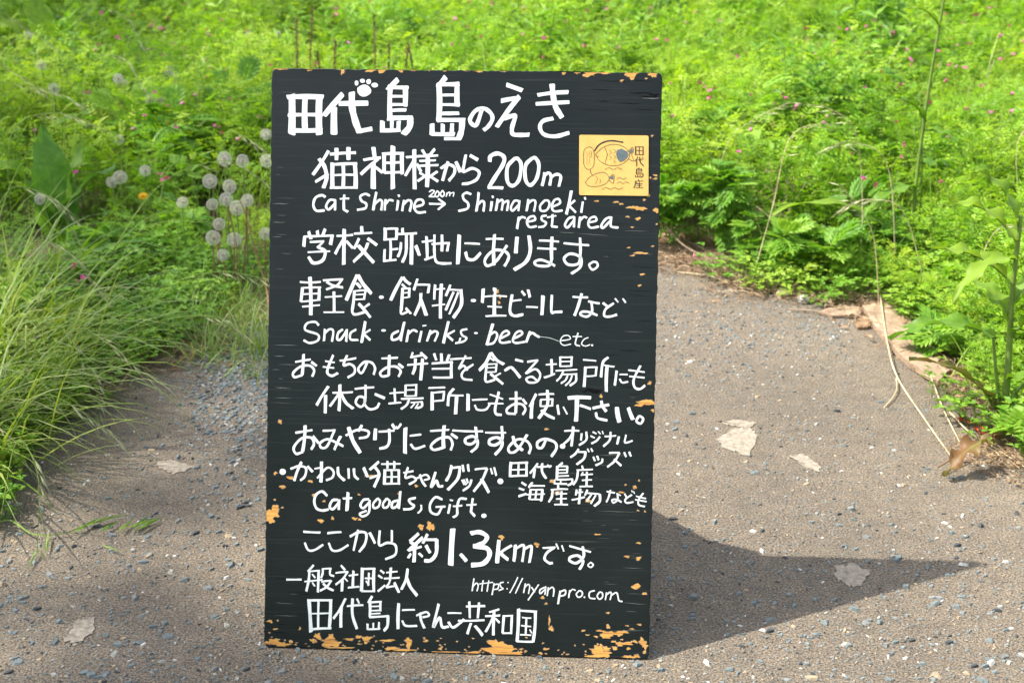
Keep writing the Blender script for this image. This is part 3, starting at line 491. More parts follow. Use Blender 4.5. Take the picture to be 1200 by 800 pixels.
# top edge
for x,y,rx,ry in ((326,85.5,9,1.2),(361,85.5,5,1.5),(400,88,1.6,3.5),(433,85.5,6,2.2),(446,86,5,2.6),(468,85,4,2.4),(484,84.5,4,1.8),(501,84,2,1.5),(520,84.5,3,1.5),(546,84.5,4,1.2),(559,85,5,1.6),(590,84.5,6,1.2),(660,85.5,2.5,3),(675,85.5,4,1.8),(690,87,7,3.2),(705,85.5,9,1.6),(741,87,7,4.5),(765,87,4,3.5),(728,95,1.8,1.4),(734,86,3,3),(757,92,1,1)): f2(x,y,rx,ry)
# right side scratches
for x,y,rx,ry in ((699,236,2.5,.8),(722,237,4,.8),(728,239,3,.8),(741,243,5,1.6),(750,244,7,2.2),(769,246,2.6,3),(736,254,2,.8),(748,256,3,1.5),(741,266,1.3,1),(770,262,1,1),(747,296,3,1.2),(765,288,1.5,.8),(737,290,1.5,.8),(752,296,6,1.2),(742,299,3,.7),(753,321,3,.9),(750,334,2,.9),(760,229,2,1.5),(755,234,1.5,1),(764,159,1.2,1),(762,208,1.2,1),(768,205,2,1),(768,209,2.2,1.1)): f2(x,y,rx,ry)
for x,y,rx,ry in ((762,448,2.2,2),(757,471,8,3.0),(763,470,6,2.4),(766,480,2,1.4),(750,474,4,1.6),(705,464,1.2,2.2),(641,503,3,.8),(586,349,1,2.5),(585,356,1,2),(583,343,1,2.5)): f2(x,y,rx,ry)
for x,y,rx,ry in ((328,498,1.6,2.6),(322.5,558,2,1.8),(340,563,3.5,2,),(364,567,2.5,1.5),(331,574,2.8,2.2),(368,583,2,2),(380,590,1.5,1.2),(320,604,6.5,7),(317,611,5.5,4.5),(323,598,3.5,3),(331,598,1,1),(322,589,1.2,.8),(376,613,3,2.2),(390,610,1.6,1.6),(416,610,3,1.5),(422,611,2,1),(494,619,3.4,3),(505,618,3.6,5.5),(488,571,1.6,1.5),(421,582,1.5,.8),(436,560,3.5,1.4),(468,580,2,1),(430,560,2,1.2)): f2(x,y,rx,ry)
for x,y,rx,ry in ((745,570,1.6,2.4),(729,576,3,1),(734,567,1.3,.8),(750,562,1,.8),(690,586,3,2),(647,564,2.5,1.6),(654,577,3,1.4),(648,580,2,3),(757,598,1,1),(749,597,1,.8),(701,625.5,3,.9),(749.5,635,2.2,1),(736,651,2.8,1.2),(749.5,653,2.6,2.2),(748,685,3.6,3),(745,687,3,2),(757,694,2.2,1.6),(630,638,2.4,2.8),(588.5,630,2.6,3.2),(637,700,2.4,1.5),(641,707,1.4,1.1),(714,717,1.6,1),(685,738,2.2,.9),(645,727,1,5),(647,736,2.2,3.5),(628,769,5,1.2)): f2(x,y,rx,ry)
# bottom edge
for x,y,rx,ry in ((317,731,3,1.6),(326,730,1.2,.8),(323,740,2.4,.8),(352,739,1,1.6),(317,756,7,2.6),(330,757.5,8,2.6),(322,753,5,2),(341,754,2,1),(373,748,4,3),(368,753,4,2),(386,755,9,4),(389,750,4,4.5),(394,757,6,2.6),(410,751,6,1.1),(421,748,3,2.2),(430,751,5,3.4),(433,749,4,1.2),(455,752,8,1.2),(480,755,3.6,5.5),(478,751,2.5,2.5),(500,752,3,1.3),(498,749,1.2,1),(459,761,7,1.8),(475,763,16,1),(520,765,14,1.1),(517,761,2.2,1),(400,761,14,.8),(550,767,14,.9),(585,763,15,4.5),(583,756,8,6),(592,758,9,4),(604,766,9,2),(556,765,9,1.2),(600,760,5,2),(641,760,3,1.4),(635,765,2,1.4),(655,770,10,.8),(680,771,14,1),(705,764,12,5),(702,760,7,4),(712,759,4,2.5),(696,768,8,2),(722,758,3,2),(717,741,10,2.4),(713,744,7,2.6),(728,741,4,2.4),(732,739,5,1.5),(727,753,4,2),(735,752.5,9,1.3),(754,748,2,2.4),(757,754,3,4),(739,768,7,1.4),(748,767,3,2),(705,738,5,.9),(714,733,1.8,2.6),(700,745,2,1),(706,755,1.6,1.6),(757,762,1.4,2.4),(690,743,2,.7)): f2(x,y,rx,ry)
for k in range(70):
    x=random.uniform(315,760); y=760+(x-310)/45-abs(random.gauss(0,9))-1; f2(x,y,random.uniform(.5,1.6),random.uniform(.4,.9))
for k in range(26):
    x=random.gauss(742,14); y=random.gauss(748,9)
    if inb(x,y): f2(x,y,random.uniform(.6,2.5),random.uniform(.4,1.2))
rim.build('worn_edge_shading',M['rim'],fp)['kind']='stuff'  # rims under the chips: worn edge plus painted shading for depth
cho=ch.build('bare_wood_chip',M['chip'],fp); cho['label']='orange bare wood showing where the black paint has flaked'; cho['kind']='stuff'
# cracks, scuffs
def sliver(mb,x,y,L,h,slope,off):
    n=6; up=[];dn=[]
    for k in range(n+1):
        t=k/n; X=x+L*t; Y=y+L*t*slope+random.gauss(0,.25*h); hh_=h*math.sin(PI*min(.999,max(.02,t)))*random.uniform(.6,1.1)
        if not inb(X,Y): X=min(max(X,319),757)
        up.append(onp(X,Y-hh_/2,off)); dn.append(onp(X,Y+hh_/2,off))
    mb.poly(up+dn[::-1])
ck=MB(); sc_=MB()
for x,y,L,h,s in ((736,108,36,1.6,.05),(748,113,24,2.2,.03),(760,111,13,3,0),(700,119,14,1,.05),(722,121,30,1,.02),(690,105,26,.8,.04),(700,95,40,.7,.02),(735,94,30,.7,.04),(738,128,34,.6,.03),(636,84.9,60,1.4,0),(330,86,60,.8,.01),(676,129,40,.6,.02),(680,458,28,4.5,-.03),(690,459,16,2.5,0),(700,441,60,.8,.04),(720,452,40,.8,.03),(735,340,35,.6,.02),(740,312,30,.6,.03),(745,375,25,.6,.02),(735,345,34,.5,.03),(730,470,35,.6,.03),(735,505,30,.6,.05),(700,490,50,.5,.02)): sliver(ck,x,y,L,h,s,.0003)
for i in range(16): sliver(ck,random.uniform(690,745),random.uniform(90,620),random.uniform(12,30),random.uniform(.3,.7),random.uniform(.0,.05),.00026)
for i in range(5): sliver(ck,random.uniform(316,350),random.uniform(640,752),random.uniform(6,30),random.uniform(.4,.8),.01,.00026)
for x,y,L,h,s in ((752,115,22,1.2,.01),(318,243,20,.8,.0),(318,265,16,.7,0),(318,282,12,.6,0),(320,408,30,.7,.02),(320,421,14,.7,.02),(322,458,14,.6,0),(322,470,20,.6,0),(318,437,10,.6,0),(738,297,28,.6,.02),(730,270,30,.5,.02),(655,273,20,.7,.02),(676,274,38,.6,.06),(700,533,40,.5,0),(700,598,50,.5,.02),(324,710,22,.4,0),(320,724,30,.5,.01),(340,699,9,.4,0),(732,705,27,.6,.06),(710,738,50,.6,-.02),(640,634,70,.5,0),(730,664,27,.5,.03)): sliver(sc_,x,y,L,h,s,.00028)
for i in range(22): sliver(sc_,random.choice([random.uniform(317,330),random.uniform(700,745)]),random.uniform(95,745),random.uniform(5,26),random.uniform(.25,.5),random.uniform(0,.04),.00024)
for i in range(22): sliver(sc_,random.uniform(640,745),random.uniform(560,640)+i*5-40,random.uniform(4,18),random.uniform(.2,.4),.02,.00024)
ck.build('crack',M['crack'],fp)['kind']='stuff'; sc_.build('scratch',M['scuff'],fp)['kind']='stuff'
for x,y in ((492.5,343),(576,344)):
    s_=MB(); s_.poly([onp(x+2.6*math.cos(t),y+2.8*math.sin(t),.0009) for t in [-2*PI*k/12 for k in range(12)]]); s_.build('screw_hole',M['screw'],fp)
# ------------------------------------------------------------------ plant pieces
def leaflet(b,p,d,nrm,L,wd,m=0):
    d=d.normalized(); s=d.cross(nrm).normalized(); up=s.cross(d)
    a=p+d*L*.45+s*wd*.5+up*wd*.15; c=p+d*L*.45-s*wd*.5+up*wd*.15; t=p+d*L-up*L*.05
    n=len(b.v); b.v+=[tuple(p),tuple(a),tuple(t),tuple(c)]; b.f+=[(n,n+1,n+2),(n,n+2,n+3)]; b.m+=[m,m]
def rv(a=1): return Vector((random.gauss(0,a),random.gauss(0,a),random.gauss(0,a)))
def blade(b,p,az,L,wd,lean,m=0,n=5,droop=1.0):
    h=Vector((math.cos(az),math.sin(az),0)); s=Vector((-h.y,h.x,0)); pts=[]; x=p.copy(); el=PI/2-lean
    for k in range(n+1):
        pts.append(x.copy()); x=x+(h*math.cos(el)+Vector((0,0,1))*math.sin(el))*L/n; el-=droop/n*(.5+k/n)
    base=len(b.v)
    for k in range(n):
        ww=wd*.5*(1-(k/n)**2); b.v+=[tuple(pts[k]+s*ww),tuple(pts[k]-s*ww)]
    b.v.append(tuple(pts[n]))
    for k in range(n-1): q=base+2*k; b.f.append((q,q+1,q+3,q+2)); b.m.append(m)
    q=base+2*(n-1); b.f.append((q,q+1,q+2)); b.m.append(m)
def vetch(seed,h=.26,ns=9):
    random.seed(seed); b=MB()
    for i in range(ns):
        az=random.random()*6.28; r=random.uniform(0,.07); p=Vector((math.cos(az)*r,math.sin(az)*r,0)); az+=random.gauss(0,.6); ln=random.uniform(.1,.6)
        top=p+Vector((math.cos(az)*h*math.sin(ln),math.sin(az)*h*math.sin(ln),h*math.cos(ln)*random.uniform(.7,1.1)))
        mid=(p+top)/2+Vector((0,0,.03)); st=curve([p,mid,top],4); b.tube(st,.0012,.0006,3,m=1,cap=False)
        for j in range(2,len(st)):
            q=st[j]
            for _ in range(1):
                a2=random.random()*6.28; d=Vector((math.cos(a2),math.sin(a2),random.uniform(.1,.9))).normalized(); L=random.uniform(.035,.06); n=random.choice([4,5,6])
                sd=d.cross(Vector((0,0,1))).normalized(); nr=sd.cross(d)
                for k in range(n):
                    c=q+d*L*(k+1)/n-Vector((0,0,1))*(.01*(k/n)**2)
                    for sg in (-1,1): leaflet(b,c,(sd*sg+d*.45+rv(.12)).normalized(),nr+rv(.15),random.uniform(.010,.015),.0055)
                leaflet(b,q+d*L,d,nr,.012,.005)
    return b.mesh('vetch_clump',[M['vetch'],M['stem']])
def clover(seed,h=.07,n=26,R_=.09,sz=.016,mat='low'):
    random.seed(seed); b=MB()
    for i in range(n):
        az=random.random()*6.28; r=R_*math.sqrt(random.random()); p=Vector((math.cos(az)*r*.5,math.sin(az)*r*.5,0)); t=Vector((math.cos(az)*r,math.sin(az)*r,h*random.uniform(.4,1.1)))
        b.tube([p,(p+t)/2+Vector((0,0,.01)),t],.0008,.0006,3,m=1,cap=False); ph=random.random()*6; tilt=rv(.25)
        for k in range(random.choice([3,3,5])):
            a=ph+k*2*PI/3*.98; leaflet(b,t,Vector((math.cos(a),math.sin(a),.15))+tilt*.5,Vector((0,0,1))+tilt,random.uniform(.8,1.2)*sz,sz*.75)
    return b.mesh('low_leaf_clump',[M[mat],M['stem']])
def grassc(seed,n=26,L=.3,mat='grass',lean=.35,az0=None,r=.05,w_=.0035,droop=1.3):
    random.seed(seed); b=MB()
    for i in range(n):
        az=random.random()*6.28 if az0 is None else random.gauss(az0,.55)
        p=Vector((random.gauss(0,r),random.gauss(0,r),0)); az+=random.gauss(0,.3); blade(b,p,az,L*random.uniform(.5,1.15),w_*random.uniform(.6,1.3),abs(random.gauss(lean,.22)),0,6,droop*random.uniform(.5,1.3))
    return b.mesh('grass_clump',M[mat])
def lobed_src(L,nl): return lobed(L,None,nl,True)
def lobed(L=.06,m=None,nl=4,raw=False):
    b=MB(); up=Vector((0,0,1)); cx=lambda t: Vector((L*t,0,-.18*L*t*t))
    for k in range(nl):
        t=.12+.66*k/nl; q=cx(t); l=L*(.30+.22*math.sin(PI*(k+1)/(nl+1)))
        for sg in (-1,1):
            d=Vector((.75,sg*1.0,.12)).normalized(); leaflet(b,q,d,up,l,l*.36)
            leaflet(b,q+d*l*.35,Vector((.25,sg,.0)).normalized(),up,l*.42,l*.22); leaflet(b,q+d*l*.35,Vector((1,sg*.25,.05)).normalized(),up,l*.5,l*.22)
    leaflet(b,cx(.62),Vector((1,0,-.2)),up,L*.42,L*.17)
    for sg in (-1,1): leaflet(b,cx(.66),Vector((1,sg*.55,-.1)),up,L*.3,L*.12)
    leaflet(b,cx(0),Vector((1,0,0)),up,L*.95,L*.10)
    return b if raw else b.mesh('leaf',m or M['mug'])
def strapleaf(L,W_,curl=1.2,ripple=.1,el0=.9,mat='dock',nseg=16,nw=3,seed=1,shape=.75,name='leaf',notch=0):
    """a long leaf along +X: petiole, rippled edges, arching over"""
    r=random.Random(seed); b=MB(); x=Vector((0,0,0)); el=el0; rows=[]; ph=r.random()*6
    for k in range(nseg+1):
        t=k/nseg; ww=W_*.5*(max(0,math.sin(PI*min(1,t**shape*1.0)))**.8)*(1-.25*t)+.002; 
        row=[]
        for j in range(-nw,nw+1):
            u=j/nw; rz=ripple*W_*abs(u)**2*math.sin(ph+t*19+(1.3 if u>0 else 0)+r.uniform(-.3,.3)); nt_=(1-notch*abs(u)*(.5+.5*math.sin(t*34+u*3)))
            side=Vector((0,1,0)); nrm=Vector((-math.sin(el),0,math.cos(el)))
            row.append(x+side*u*ww*nt_+nrm*(rz+abs(u)*ww*.22))
        rows.append(row); x=x+Vector((math.cos(el),0,math.sin(el)))*L/nseg; el-=curl/nseg*(.6+.8*t)
    n0=len(b.v); c=2*nw+1
    for row in rows: b.v+=[tuple(q) for q in row]
    for k in range(nseg):
        for j in range(c-1): q=n0+k*c+j; b.f.append((q,q+1,q+c+1,q+c)); b.m.append(0)
    # midrib
    b.tube([tuple(rw[nw]-Vector((0,0,.001))) for rw in rows],.0022,.0006,4,m=1)
    return b.mesh(name,[M[mat],M['stem']],True)
# ------------------------------------------------------------------ scatter (geometry nodes) for uncountable ground cover
def scatter(name,variants,P,label,cat,vmode='stuff'):
    """P rows: x y z scale rx ry rz"""
    P=np.array(P); me=bpy.data.meshes.new(name); me.vertices.add(len(P)); me.vertices.foreach_set('co',P[:,:3].ravel())
    at=me.attributes.new('sc','FLOAT','POINT'); at.data.foreach_set('value',P[:,3].astype('f'))
    at=me.attributes.new('ro','FLOAT_VECTOR','POINT'); at.data.foreach_set('vector',P[:,4:7].astype('f').ravel())
    idx=rng.integers(0,len(variants),len(P)); at=me.attributes.new('ix','INT','POINT'); at.data.foreach_set('value',idx.astype('i'))
    o=link(name,me); tag(o,label,cat,kind='stuff')
    cl=bpy.data.collections.new(name+'_kinds')
    for i,v in enumerate(variants): cl.objects.link(bpy.data.objects.new('%s_kind_%02d'%(name,i),v))
    g=bpy.data.node_groups.new(name,'GeometryNodeTree'); g.interface.new_socket('Geometry',in_out='INPUT',socket_type='NodeSocketGeometry'); g.interface.new_socket('Geometry',in_out='OUTPUT',socket_type='NodeSocketGeometry')
    gi=g.nodes.new('NodeGroupInput'); go=g.nodes.new('NodeGroupOutput'); mp=g.nodes.new('GeometryNodeMeshToPoints'); ip=g.nodes.new('GeometryNodeInstanceOnPoints'); ci=g.nodes.new('GeometryNodeCollectionInfo')
    ci.inputs['Collection'].default_value=cl; ci.inputs['Separate Children'].default_value=True; ci.inputs['Reset Children'].default_value=True
    def na(nm,t):
        x=g.nodes.new('GeometryNodeInputNamedAttribute'); x.data_type=t; x.inputs['Name'].default_value=nm; return x.outputs['Attribute']
    e2r=g.nodes.new('FunctionNodeEulerToRotation'); L=g.links.new
    L(gi.outputs[0],mp.inputs[0]); L(mp.outputs[0],ip.inputs['Points']); L(ci.outputs[0],ip.inputs['Instance']); ip.inputs['Pick Instance'].default_value=True
    L(na('ix','INT'),ip.inputs['Instance Index']); L(na('ro','FLOAT_VECTOR'),e2r.inputs[0]); L(e2r.outputs[0],ip.inputs['Rotation']); L(na('sc','FLOAT'),ip.inputs['Scale']); L(ip.outputs[0],go.inputs[0])
    md=o.modifiers.new('scatter','NODES'); md.node_group=g; return o
def pt(x,y,s,t=.15): return (x,y,0,s,random.gauss(0,t),random.gauss(0,t),random.random()*6.28)
# meadow cover
def broad(seed,h=.24,ns=6,L=.038,W_=.013,mat='low'):
    random.seed(seed); b=MB()
    for i in range(ns):
        a=random.random()*6.28; ln=random.uniform(.05,.5); top=Vector((math.cos(a)*h*math.sin(ln),math.sin(a)*h*math.sin(ln),h*random.uniform(.75,1.15))); st=curve([(0,0,0),top*.5+Vector((0,0,.02)),top],5); b.tube(st,.0016,.0008,3,m=1,cap=False)
        for j in range(2,len(st)):
            ph=random.random()*6
            for k in range(3):
                t=ph+k*2.1; leaflet(b,st[j],Vector((math.cos(t),math.sin(t),random.uniform(-.1,.7))),Vector((0,0,1))+rv(.2),L*random.uniform(.6,1.2),W_)
    return b.mesh('broad_leaf_clump',[M[mat],M['stem']])
BR=[broad(i+400) for i in range(3)]+[broad(410,.2,5,.055,.02,'dock')]
def mugc(seed):
    random.seed(seed); b=MB(); lm=[lobed_src(L_,nl_) for L_,nl_ in ((.07,4),(.09,5),(.055,3))]
    for i in range(24):
        l=random.choice(lm); a=random.random()*6.28; z=random.uniform(.05,.24); r=random.uniform(0,.06); b.add(l.v,l.f,Matrix.Translation((math.cos(a)*r,math.sin(a)*r,z))@Matrix.Rotation(a+random.gauss(0,.5),4,'Z')@Matrix.Rotation(random.gauss(-.25,.35),4,'Y')@Matrix.Rotation(random.gauss(0,.3),4,'X')@Matrix.Scale(random.uniform(.7,1.1),4))
    for i in range(5): b.tube([(0,0,0),(random.gauss(0,.03),random.gauss(0,.03),.2)],.0018,.001,3,m=1,cap=False)
    return b.mesh('mugwort_clump',[M['mug'],M['stem']])
VV=[vetch(i+1) for i in range(6)]; GG=[grassc(i+20,22,.30) for i in range(4)]; GP=[grassc(i+30,18,.34,'pale',.5,None,.05,.003,1.7) for i in range(3)]
CC=[clover(i+40) for i in range(4)]; MU=[]
random.seed(11)
P=[];PG=[];PC=[];PP=[];PB=[];PM=[]
MC=[mugc(i+500) for i in range(4)]
from mathutils import noise as mn
EX=[]                           # spots kept open by a bigger plant or a lying thing: x, y, radius
def exc(px,py,r): p=gp(px,py); EX.append((p.x,p.y,r))
for q in ((55,235,.22),(60,215,.2),(50,120,.35),(10,90,.3),(190,90,.3),(845,300,.17),(800,296,.12),(905,300,.13),(970,300,.1),(1176,494,.06),(1140,540,.08),(1180,540,.08),(1200,520,.06),(60,300,.3),(60,340,.18),(1085,430,.07),(1110,450,.07),(1140,480,.07),(1165,470,.05),(1150,440,.05)): exc(*q)
for k in range(8): exc(1018+k*13,362+k*11,.10)
def blocked(x,y,f=1): return any((x-a)**2+(y-b_)**2<(r*f)**2 for a,b_,r in EX)
def meadow_pts(n,y0,y1,xm,base):
    c=0
    while c<n:
        y=random.uniform(y0,y1); x=random.uniform(-1,1)*(xm+.40*y)
        if inpath(x,y): c+=1; continue
        c+=1; e=edist(x,y); hs=min(1,.35+e*1.6)
        k=random.random(); low=.58 if (x<-.35 and y<4.25) else 1.0
        if e<.05 or (blocked(x,y) and random.random()<.9): continue
        base_=base
        sc=low*hs*random.uniform(.75,1.3)*base*(1+.45*mn.noise(Vector((x*2.1,y*1.7,0))))
        if x<-.2 and y<4.5 and k<.35: PG.append(pt(x,y,sc*random.uniform(.8,1.2)))
        elif k<.17+(.10 if x>.9 and y<6 else 0)+.18*max(0,mn.noise(Vector((x*.9,y*.7,3)))): PG.append(pt(x,y,sc*random.uniform(.8,1.35)))
        elif k<.24: PP.append(pt(x,y,sc*random.uniform(.8,1.25)))
        elif y<5.2 and k<.24+(.11 if x>.3 else .06)+.28*max(0,mn.noise(Vector((x*1.3,y*1.1,7)))): PM.append(pt(x,y,sc*random.uniform(.8,1.2)))
        elif k<.42: PB.append(pt(x,y,sc*random.uniform(.8,1.35)))
        else: P.append(pt(x,y,sc))
meadow_pts(2200,2.2,5.0,1.2,1.0)
meadow_pts(3300,4.8,9.5,1.4,1.15)
meadow_pts(3600,9.5,20,1.5,1.45)
meadow_pts(900,-1.5,2.6,2.6,1.0)
# low leaves along both edges of the path
for k in range(2600):
    side=random.random()<.62
    if side: a,b_=(1060,420),(1200,530)
    px=random.uniform(770,1330) if side else random.uniform(-200,330); py=random.uniform(285,560) if side else random.uniform(310,620)
    p=gp(px,py); e=edist(p.x,p.y)
    ins=inpath(p.x,p.y)
    if ins and e>.03*random.random(): continue
    if not ins and e>.75: continue
    if side and e<.16 and random.random()<.6: continue
    if blocked(p.x,p.y,.8): continue
    PC.append(pt(p.x,p.y,random.uniform(.6,1.15)*(1 if e<.3 else 1.5)))
scatter('vetch_foliage',VV,P,'bright green vetch foliage with tiny leaflets covering the meadow behind the board','foliage')
scatter('meadow_grass',GG,PG,'green grass tufts growing among the meadow vetch','grass')
scatter('pale_meadow_grass',GP,PP,'pale yellowish wispy grass scattered through the meadow','grass')
scatter('broad_leaved_herbs',BR,PB,'leafy upright green herbs mixed through the meadow','herbs')
scatter('mugwort_foliage',MC,PM,'lobed mugwort leaves massed near the path edge behind the board','foliage')
scatter('low_ground_cover',CC,PC,'low three-leaved green ground cover along the edges of the path','ground cover')
# long grass falling over the path on the left
LG=[grassc(i+60,20,.44,'pale' if i%2 else 'grass',.75,-.25,.05,[.0045,.007,.009,.006,.008,.005][i],[1.2,1.8,1.5,2.2,1.0,1.6][i]) for i in range(6)]+[grassc(69,6,.36,'straw',.8,-.25,.05,.004,1.7)]
PL=[]
for k in range(120):
    px,py=random.uniform(-170,75),random.uniform(330,560); 
    if px>-20 and py>545-px*1.0: continue
    p=gp(px,py)
    if inpath(p.x,p.y) and edist(p.x,p.y)>.05: continue
    s=random.uniform(.65,1.1); PL.append((p.x,p.y,0,s,random.gauss(0,.12),random.gauss(0,.12),random.gauss(0,.5)))
scatter('long_grass',LG,PL,'long arching pale green grass leaning over the left side of the path','grass')
# sparse short grass on the gravel behind the board at the left
SG=[grassc(i+80,9,.15,'pale' if i%2 else 'grass',.5,None,.03,.003,1.3) for i in range(4)]
PS=[]
for k in range(210):
    px,py=random.uniform(170,318),random.gauss(365,32)
    if px<318 and py<450: p=gp(px,py); PS.append(pt(p.x,p.y,random.uniform(.5,1.1)))
for k in range(14):
    p=gp(random.uniform(285,318),random.uniform(390,450)); PS.append(pt(p.x,p.y,random.uniform(.7,1.1)))
scatter('short_grass',SG,PS,'sparse short grass sprouting from the gravel left of the board','grass')
# litter: straw and brown leaf bits on the edges
def litter(seed):
    random.seed(seed); b=MB()
    for i in range(26):
        a=random.random()*6.28; p=Vector((random.gauss(0,.05),random.gauss(0,.05),random.uniform(.002,.012))); d=Vector((math.cos(a),math.sin(a),random.gauss(0,.12))); L=random.uniform(.015,.06)
        q=p+d*L; m_=(p+q)/2+Vector((random.gauss(0,.006),random.gauss(0,.006),.004)); b.tube([p,m_,q],random.uniform(.0006,.0013),.0006,3,m=random.choice([0,1,1,1,2,2]),cap=False)
    for i in range(10):
        a=random.random()*6.28; leaflet(b,Vector((random.gauss(0,.05),random.gauss(0,.05),.006)),Vector((math.cos(a),math.sin(a),random.gauss(0,.2))),Vector((0,0,1))+rv(.3),random.uniform(.012,.03),random.uniform(.006,.013),1)
    return b.mesh('litter_clump',[M['straw'],M['litter'],M['twig']])
LT=[litter(i+100) for i in range(4)]; PT=[]
random.seed(5)
for k in range(420):
    side=random.random()<.72
    px=random.uniform(765,1210) if side else random.uniform(100,325)
    if side: py=np.interp(px,[770,830,900,1000,1060,1130,1210],[298,314,336,345,385,440,505])+random.gauss(-12,12)
    else: py=np.interp(px,[100,200,325],[450,395,335])+random.gauss(0,18)
    p=gp(px,float(py)); PT.append(pt(p.x,p.y,random.uniform(.6,1.1),.08))
for k in range(26):
    p=gp(random.uniform(1140,1215),random.uniform(500,560)); PT.append(pt(p.x,p.y,random.uniform(.5,.9),.08))
scatter('plant_litter',LT,PT,'brown straw and dead leaf litter along the edge of the path','litter')
# ------------------------------------------------------------------ mugwort bushes by the path edge
random.seed(21)
LOB=[lobed(.085,nl=4),lobed(.105,nl=5),lobed(.07,nl=3)]
def mugwort(px,py,h,spread,n,label,group=None):
    p=gp(px,py); t=empty('mugwort',(p.x,p.y,0)); tag(t,label,'mugwort',group)
    ns=max(3,n//12); tips=[]
    for i in range(ns):
        a=random.random()*6.28; r=random.uniform(.2,1)*spread; pp=[(0,0,0),(math.cos(a)*r*.4,math.sin(a)*r*.4,h*.5),(math.cos(a)*r,math.sin(a)*r,h*random.uniform(.75,1.05))]
        st=curve(pp,5); b=MB(); b.tube(st,.0022,.001,4); b.build('stem',M['stem'],t); tips.append(st)
    for i in range(n):
        st=tips[i%ns]; k=random.uniform(.2,1)**.7; q=st[int(k*(len(st)-1))]; o=link('leaf',random.choice(LOB),t); o.location=q
        s=random.uniform(.75,1.15); o.scale=(s,)*3; o.rotation_euler=(random.gauss(0,.3),random.gauss(-.25 if k>.8 else .0,.35),random.random()*6.28)
    return t
mugwort(845,296,.30,.13,70,'bright mugwort bush right beside the right edge of the board, overhanging the path')
mugwort(792,292,.22,.10,44,'mugwort tuft half hidden behind the right edge of the board')
mugwort(900,318,.17,.11,40,'low mugwort tuft in front of the dead brown twigs, by the round stone')
mugwort(955,330,.16,.10,34,'small mugwort tuft between the round stone and the bark slab')
mugwort(965,255,.24,.10,40,'mugwort bush behind the arching dock leaf, right of the dead twigs')
mugwort(1120,420,.09,.10,26,'low mugwort seedlings at the foot of the bark slab beside the tall dock')
mugwort(1190,520,.07,.07,18,'little mugwort sprout around the base of the right-hand dock stem')
mugwort(230,300,.16,.12,34,'dark green mugwort tuft between the dandelions and the long grass')
mugwort(120,330,.15,.12,30,'mugwort tuft in the shade below the big broad dock leaf')
mugwort(1010,300,.15,.1,24,'mugwort tuft between the arching dock leaf and the slender dock stem'); mugwort(1120,330,.15,.1,24,'mugwort tuft in the grass above the upper leaf of the tall dock')
# ------------------------------------------------------------------ docks
def orient_leaf(me,parent,base,target,roll=0,s=1,label=None):
    base=Vector(base); d=Vector(target)-base; o=link('leaf',me,parent); o.location=base
    o.rotation_euler=(roll,0,math.atan2(d.y,d.x)); o.scale=(s,)*3
    if label: o['label']=label
    return o
def leafto(parent,base,tip,W_,curl,seed,mat='dock',ripple=.16,name='leaf',notch=0,label=None,roll=0):
    """a leaf whose own curve carries it from base to tip (local coordinates of the plant)"""
    base=Vector(base); tip=Vector(tip); d=tip-base; hd=math.hypot(d.x,d.y); L=d.length*(1+.06*curl*curl); mean=math.atan2(d.z,max(hd,1e-4)); el0=mean+curl*.45
    me=strapleaf(L,W_,curl,ripple,el0,mat,16,3,seed,.75,name,notch); o=link(name,me,parent); o.location=base; o.rotation_euler=(0,0,math.atan2(d.y,d.x))
    if roll: o.rotation_euler=(Matrix.Rotation(math.atan2(d.y,d.x),3,'Z')@Matrix.Rotation(roll,3,'X')).to_euler()
    if label: o['label']=label
    return o
def plant(name,px,py,label,cat): 
    p=gp(px,py); t=empty(name,(p.x,p.y,0)); tag(t,label,cat); t['_']=0; del t['_']; return t,p
def loc(p,px,py,dY=0): return ay(px,py,p.y+dY)-Vector((p.x,p.y,0))
def stemto(t,pts,r0,r1,mat='stem',name='stem'):
    b=MB(); b.tube(curve(pts,6),r0,r1,6); return b.build(name,M[mat],t,True)
random.seed(31)
t,p=plant('dock_plant',1176,494,'tall dock with thick pale stem and toothed leaves, nearest the right edge','dock')
stemto(t,[(0,0,0),loc(p,1182,420),loc(p,1186,340),loc(p,1196,250)],.0085,.004); stemto(t,[(0,0,0),loc(p,1168,440),loc(p,1164,392)],.004,.003); stemto(t,[(-.01,0,0),loc(p,1195,452),loc(p,1225,430)],.004,.003)
leafto(t,loc(p,1166,392),loc(p,1047,405),.065,1.3,3,label='long toothed leaf reaching left over the path',notch=.3)
leafto(t,loc(p,1186,330),loc(p,1090,296),.07,1.0,4,notch=.2)
leafto(t,loc(p,1190,300),loc(p,1120,360,-.1),.045,1.4,5,notch=.3); leafto(t,loc(p,1188,350),loc(p,1260,300,.05),.05,1,6)
leafto(t,(0,0,.01),loc(p,1062,430,-.12),.03,.9,7,'brown',.25,notch=.4,label='drooping brownish leaf on a long stalk'); leafto(t,(0,0,.01),loc(p,1095,470,-.02),.018,.6,8,'dock',.2,notch=.4)
leafto(t,loc(p,1190,280),loc(p,1110,240,.05),.06,1.2,14,notch=.2); leafto(t,loc(p,1192,262),loc(p,1140,200,.05),.055,1.1,61,notch=.2); leafto(t,loc(p,1186,390),loc(p,1240,370,-.05),.06,1.2,62,notch=.2); leafto(t,loc(p,1180,440),loc(p,1225,470,-.12),.05,1.2,63,notch=.2); leafto(t,loc(p,1184,372),loc(p,1130,330,.1),.05,1.2,64)
t,p=plant('dock_plant',1066,312,'slender dock with a tall upright stem rising out of the top of the picture','dock')
stemto(t,[(0,0,0),loc(p,1072,220),loc(p,1086,110),loc(p,1107,-20),loc(p,1115,-90)],.006,.0025); stemto(t,[(.01,0,0),loc(p,1078,240),loc(p,1080,170)],.004,.002)
